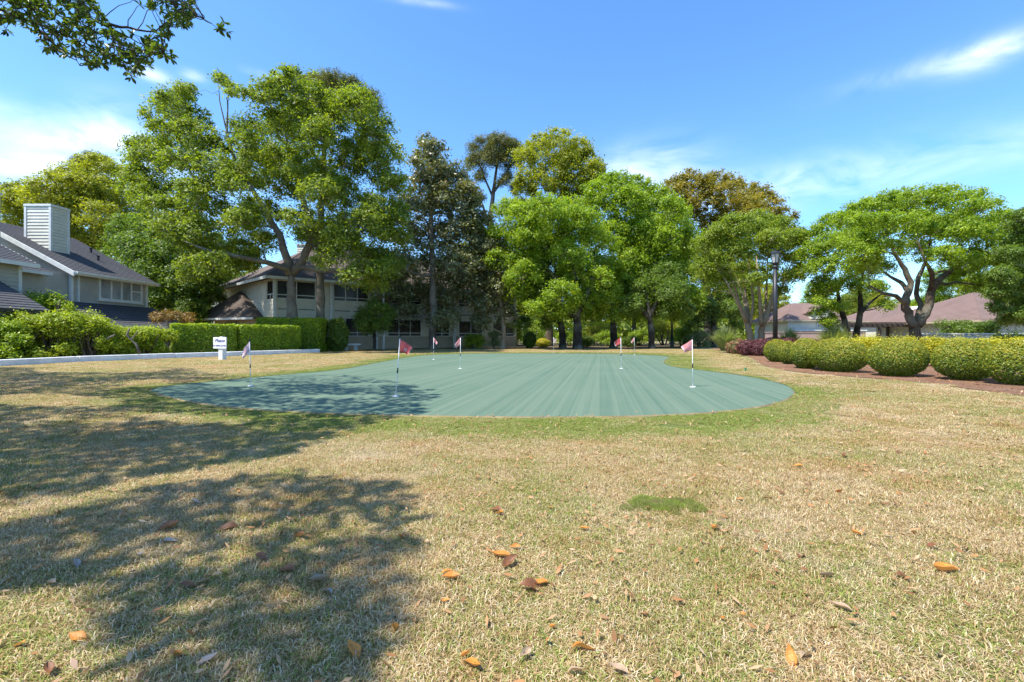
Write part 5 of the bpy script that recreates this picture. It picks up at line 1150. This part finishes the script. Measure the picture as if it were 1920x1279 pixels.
spots = [(938, 1052, 'orange', 44, 'pair of glossy'), (956, 1066, 'brown', 40, 'dark'), (1000, 1112, 'brown', 52, 'crumpled'), (1012, 1106, 'orange', 38, 'torn'), (845, 1095, 'orange', 34, 'pale'), (838, 1082, 'orange', 22, 'small'), (834, 1138, 'orange', 18, 'tiny'), (740, 1194, 'orange', 30, 'upright'), (662, 1232, 'orange', 46, 'wide'),
         (885, 1262, 'orange', 44, 'long'), (873, 1244, 'orange', 22, 'short'), (1094, 1228, 'orange', 42, 'folded'), (1575, 1150, 'tan', 36, 'flat'), (1774, 1082, 'orange', 46, 'long glossy'), (1694, 1092, 'brown', 28, 'curled'), (1747, 1034, 'brown', 26, 'reddish'), (1340, 1000, 'orange', 26, 'crumpled'), (1440, 942, 'brown', 22, 'dark'), (1466, 932, 'brown', 22, 'curled'),
         (1573, 930, 'orange', 15, 'small'), (1688, 934, 'orange', 20, 'bright'), (1660, 954, 'brown', 16, 'small'), (1606, 1010, 'orange', 20, 'oval'), (1502, 1054, 'brown', 30, 'ridged'), (1096, 1000, 'orange', 22, 'rounded'), (966, 1036, 'orange', 20, 'narrow'), (928, 964, 'brown', 34, 'wide dark'), (936, 970, 'orange', 24, 'small bright'), (752, 1016, 'orange', 16, 'half shaded'),
         (538, 1078, 'brown', 36, 'rusty curled'), (490, 1056, 'brown', 34, 'dark'), (562, 1016, 'brown', 34, 'thin dark'), (505, 1150, 'grey', 26, 'upright silver'), (390, 1252, 'grey', 30, 'pale'), (316, 1000, 'brown', 40, 'rusty'), (424, 1000, 'brown', 44, 'long rusty'), (142, 1068, 'grey', 28, 'silver'), (260, 1054, 'grey', 26, 'silver folded'), (380, 1102, 'tan', 30, 'pale'), (352, 1110, 'brown', 34, 'pinkish'),
         (598, 1100, 'grey', 38, 'pair of silver'), (612, 1120, 'grey', 28, 'small silver'), (374, 1182, 'grey', 26, 'rounded grey'), (330, 1244, 'orange', 26, 'dark orange'), (145, 1208, 'orange', 38, 'shaded orange'), (36, 1224, 'orange', 26, 'shaded orange'), (90, 1272, 'brown', 32, 'pointed brown'), (316, 1024, 'grey', 30, 'pale grey'), (366, 950, 'grey', 28, 'grey'), (98, 1106, 'tan', 26, 'tan'),
         (1512, 1242, 'tan', 32, 'pinkish tan'), (1484, 1246, 'orange', 38, 'upright orange'), (1550, 1092, 'tan', 26, 'pale tan'), (1080, 1272, 'tan', 32, 'pale tan'), (1158, 1270, 'tan', 36, 'pale curled'), (984, 1240, 'tan', 28, 'brown grey'), (1392, 1164, 'orange', 14, 'tiny'), (1354, 1172, 'orange', 14, 'tiny'), (1036, 1190, 'orange', 16, 'short'), (700, 1106, 'orange', 20, 'half shaded'), (1495, 880, 'orange', 20, 'small'), (1584, 860, 'brown', 18, 'dark'), (1685, 854, 'brown', 20, 'dark'), (1735, 856, 'orange', 20, 'bright')]
def nearby(px, py):
    if px < 800 and py > 880: return 'in the shaded grass' if px < 700 else 'at the shadow edge'
    return 'on the sunny grass' if py > 960 else 'on the far sunny grass'
def place_word(px, py):
    h_ = 'far left' if px < 250 else 'left' if px < 640 else 'left of centre' if px < 880 else 'centre' if px < 1080 else 'right of centre' if px < 1400 else 'right' if px < 1640 else 'far right'
    v_ = 'at the bottom' if py > 1180 else 'lower part' if py > 1080 else 'midway down the lawn' if py > 980 else 'upper lawn'
    return h_+', '+v_
col_w = {'orange': 'orange', 'brown': 'brown', 'grey': 'grey', 'tan': 'tan'}; seen = {}
for i, (px, py, cn, sz, ad) in enumerate(spots):
    g_ = G(px, py); me = lm_[cn][i % 3]; o = link('fallen_leaf', me, None); L_ = min(.13, sz/F*math.hypot(g_.y, 1)*.9); o.scale = (L_, L_, L_); o.location = (g_.x, g_.y, .025)
    o.rotation_euler = (random.uniform(-.5, .5), random.uniform(-.4, .4), random.uniform(-.9, .9)+(PI if random.random() < .5 else 0)+(1.3 if 'upright' in ad else 0))
    if 'upright' in ad: o.rotation_euler.y = -.9
    ws = ad.split(); 
    if col_w[cn] not in ws: ws.append(col_w[cn])
    lb = ' '.join(ws)+' fallen leaf '+nearby(px, py)+', '+place_word(px, py)
    seen[lb] = seen.get(lb, 0)+1
    if seen[lb] > 1: lb = ['', '', 'second ', 'third '][min(3, seen[lb])]+lb
    tag(o, lb, 'leaf', 'fallen leaves on the lawn')
# tiny litter that nobody could count
def litter(name, n, reg, size, mat, z=.03, onpoly=None):
    g_ = np.column_stack([RNG.uniform(reg[0], reg[1], n*3), RNG.uniform(reg[2], reg[3], n*3)])
    ok = np.abs(g_[:, 0]) < g_[:, 1]*1.25+.8
    if onpoly is not None: ok &= inside(g_, onpoly)
    else: ok &= ~inside(g_, GREEN) & ~inside(g_, BED)
    g_ = g_[ok][:n]; zz_ = np.full(len(g_), z)+RNG.uniform(-.006, .006, len(g_)); nn = unit(RNG.normal(size=(len(g_), 3))*.35+np.array([0, 0, 1]))
    link(name, leaves_mesh(name, np.column_stack([g_, zz_]), nn, size, size*.34, RNG.uniform(0, 1, len(g_))), mat, kind='stuff')
M['litter'] = leafmat('litter_leaves', (.12, .05, .02), (.36, .17, .06), (.50, .36, .22), .1)
litter('leaf_litter', 6500, (-14, 14, 1.2, 11), .042, M['litter'], .036)
litter('leaf_litter', 700, (-9, 7, 5.5, 20), .028, M['litter'], .017, GREEN)
litter('leaf_litter', 4200, (5, 30, 8, 30), .07, M['litter'], .02, BED)

# ------------------------------------------------------------------ grass
def blade_patch(name, size, n, hmin, hmax, w, lay):
    xy = RNG.uniform(-size/2, size/2, (n, 2)); az = RNG.uniform(0, 2*PI, n); h = RNG.uniform(hmin, hmax, n); ln = RNG.uniform(lay[0], lay[1], n)
    d = np.stack([np.cos(az), np.sin(az)], 1); s_ = np.stack([-np.sin(az), np.cos(az)], 1)*(w*RNG.uniform(.6, 1.3, (n, 1)))/2
    z0 = RNG.uniform(0, .006, n)
    b = np.column_stack([xy, z0]); m1 = np.column_stack([xy+d*(h*ln*.35)[:, None], z0+h*(1-.25*ln)*.6]); tp = np.column_stack([xy+d*(h*ln)[:, None], z0+h*np.clip(1.05-.8*ln, .12, 1)])
    s3 = np.column_stack([s_, np.zeros(n)])
    v = np.stack([b-s3, b+s3, m1+s3*.85, m1-s3*.85, tp+s3*.2, tp-s3*.2], 1).reshape(-1, 3); i0 = np.arange(n)*6
    q_ = np.stack([np.stack([i0, i0+1, i0+2, i0+3], 1), np.stack([i0+3, i0+2, i0+4, i0+5], 1)], 1).reshape(-1, 4)
    me = bpy.data.meshes.new(name); fast_mesh(me, v, q_)
    a = me.attributes.new('rnd', 'FLOAT', 'FACE'); a.data.foreach_set('value', np.repeat(RNG.uniform(0, 1, n), 2).astype(np.float32))
    a = me.attributes.new('rnb', 'FLOAT', 'FACE'); a.data.foreach_set('value', np.repeat(RNG.uniform(0, 1, n), 2).astype(np.float32)); return me
m = NT('grass_blades'); r = m.attr('rnd'); r2 = m.attr('rnb'); fg = m.attr('gfr', 'INSTANCER'); g = lawn_green(m)
straw = m.ramp(r2, [(0, (.22, .125, .045)), (.35, (.48, .335, .15)), (.75, (.66, .50, .275)), (1, (.78, .68, .48))])
grn = m.ramp(r2, [(0, (.10, .14, .02)), (.5, (.24, .29, .05)), (1, (.42, .44, .13))])
thr = m.math('ADD', m.rng(g, .42, .62, .07, .62), m.math('MULTIPLY', fg, .60))
rust = m.noise(1.3, 4, .65); straw = m.mix(m.rng(rust, .50, .68, 0, .55), straw, m.mix(1.0, straw, (.86, .56, .34), 'MULTIPLY'))
pale = m.noise(.9, 4, .6, stretch=(1, 1, 1), rot=(0, 0, 2)); straw = m.mix(m.rng(pale, .55, .7, 0, .4), straw, (.72, .63, .47))
c = m.mix(m.math('LESS_THAN', r, thr), straw, grn)
c = m.mix(m.math('SUBTRACT', fg, 1.0, True), c, (.46, .62, .08))
M['blades'] = m.pbr(c, .7, spec=.25, trans_col=c, trans=.3)
srcs = []
for k in range(5): me = blade_patch('grass_patch', .34, 2500, .014, .046, .0025, (.5, 1.6)); me.materials.append(M['blades']); srcs.append(bpy.data.objects.new('grass_patch', me))
def points_grid(x0, x1, y0, y1, step):
    gx_, gy_ = np.meshgrid(np.arange(x0, x1, step), np.arange(y0, y1, step)); p_ = np.stack([gx_.ravel(), gy_.ravel()], 1); return p_+RNG.uniform(-.3, .3, p_.shape)*step
def grass(name, P2, scale, zs, gf):
    me = bpy.data.meshes.new(name); n = len(P2); me.vertices.add(n); me.vertices.foreach_set('co', np.column_stack([P2, np.zeros(n)]).astype(np.float32).ravel())
    for an, val in (('gfr', gf), ('sc', scale), ('zs', zs), ('rz', RNG.uniform(0, 2*PI, n)), ('pick', RNG.integers(0, 5, n).astype(float))):
        at = me.attributes.new(an, 'FLOAT', 'POINT'); at.data.foreach_set('value', np.asarray(val, dtype=np.float32))
    o = link(name, me, M['blades'], kind='stuff'); ng = bpy.data.node_groups.new(name, 'GeometryNodeTree')
    ng.interface.new_socket('Geometry', in_out='INPUT', socket_type='NodeSocketGeometry'); ng.interface.new_socket('Geometry', in_out='OUTPUT', socket_type='NodeSocketGeometry')
    nn = ng.nodes; ll = ng.links; gi = nn.new('NodeGroupInput'); go = nn.new('NodeGroupOutput'); join = nn.new('GeometryNodeJoinGeometry'); m2p = nn.new('GeometryNodeMeshToPoints'); ll.new(gi.outputs[0], m2p.inputs[0])
    def na(nm):
        a = nn.new('GeometryNodeInputNamedAttribute'); a.data_type = 'FLOAT'; a.inputs['Name'].default_value = nm; return a.outputs['Attribute']
    cr = nn.new('ShaderNodeCombineXYZ'); ll.new(na('rz'), cr.inputs[2]); cs = nn.new('ShaderNodeCombineXYZ'); ll.new(na('sc'), cs.inputs[0]); ll.new(na('sc'), cs.inputs[1]); ll.new(na('zs'), cs.inputs[2])
    pk = na('pick')
    for i, s_ in enumerate(srcs):
        oi = nn.new('GeometryNodeObjectInfo'); oi.inputs['Object'].default_value = s_; oi.inputs['As Instance'].default_value = True
        cmp_ = nn.new('FunctionNodeCompare'); cmp_.data_type = 'FLOAT'; cmp_.operation = 'EQUAL'; ll.new(pk, cmp_.inputs[0]); cmp_.inputs[1].default_value = i; cmp_.inputs['Epsilon'].default_value = .1
        ip = nn.new('GeometryNodeInstanceOnPoints'); ll.new(m2p.outputs[0], ip.inputs['Points']); ll.new(cmp_.outputs[0], ip.inputs['Selection']); ll.new(oi.outputs['Geometry'], ip.inputs['Instance'])
        ll.new(cr.outputs[0], ip.inputs['Rotation']); ll.new(cs.outputs[0], ip.inputs['Scale']); ll.new(ip.outputs[0], join.inputs[0])
    ll.new(join.outputs[0], go.inputs[0]); md = o.modifiers.new('grass', 'NODES'); md.node_group = ng; return o
def lawn_pts(x0, x1, y0, y1, step, mult, r):
    p_ = points_grid(x0, x1, y0, y1, step); p_ = p_[(np.abs(p_[:, 0]) < p_[:, 1]*1.2+1.0)]
    ig = inside(p_, GREEN); dg = dist(p_, GREEN); ib = inside(p_, BED); db = dist(p_, BED)
    return p_[~(ig | (dg < r)) & ~(ib | (db < r*.75)) & ~inside(p_, SOIL)]
def emit(p_, sc, hs):
    i_ = inside(p_, FRINGE); d_ = dist(p_, FRINGE); f_ = np.clip(np.where(i_, .5+d_/.4, .5-d_/.4), 0, 1)
    s_ = sc*RNG.uniform(.9, 1.1, len(p_)); z_ = hs*(1-.35*f_)*RNG.uniform(.6, 1.35, len(p_)); return p_, s_, z_, f_
A = [emit(lawn_pts(-7, 7, .75, 4.6, .235, 1, .18), 1, 1), emit(lawn_pts(-13, 13, 4.6, 9.5, .34, 1, .20), 1.25, 1.1), emit(lawn_pts(-24, 24, 9.5, 17, .55, 1, .36), 2.1, 1.2), emit(lawn_pts(-40, 40, 17, 37, .95, 1, .6), 3.6, 1.4)]
# narrow band hugging the turf edge and the bed
e_ = points_grid(-14, 14, 4.5, 16, .12); ig = inside(e_, GREEN); dg = dist(e_, GREEN); e_ = e_[~ig & (dg > .07) & (dg < .3)]; A.append(emit(e_, .42, .75))
AP = [np.concatenate([a[i] for a in A]) for i in range(4)]
k = ~inside(AP[0], SOIL)
grass('grass', AP[0][k], AP[1][k], AP[2][k], AP[3][k])
# greener tuft at right of centre
tf = G(1235, 950); e_ = RNG.normal(size=(64, 2))*np.array([.10, .05])+np.array([tf.x, tf.y]); grass('grass_tuft', e_, RNG.uniform(.10, .30, 64), RNG.uniform(.7, 1.6, 64), RNG.uniform(.6, 1.4, 64))
bpy.data.objects['grass_tuft']['kind'] = 'stuff'
print('LEAVES', LEAFTOTAL, 'tris', sum(len(o.data.polygons)*2 for o in bpy.data.objects if o.type == 'MESH'))
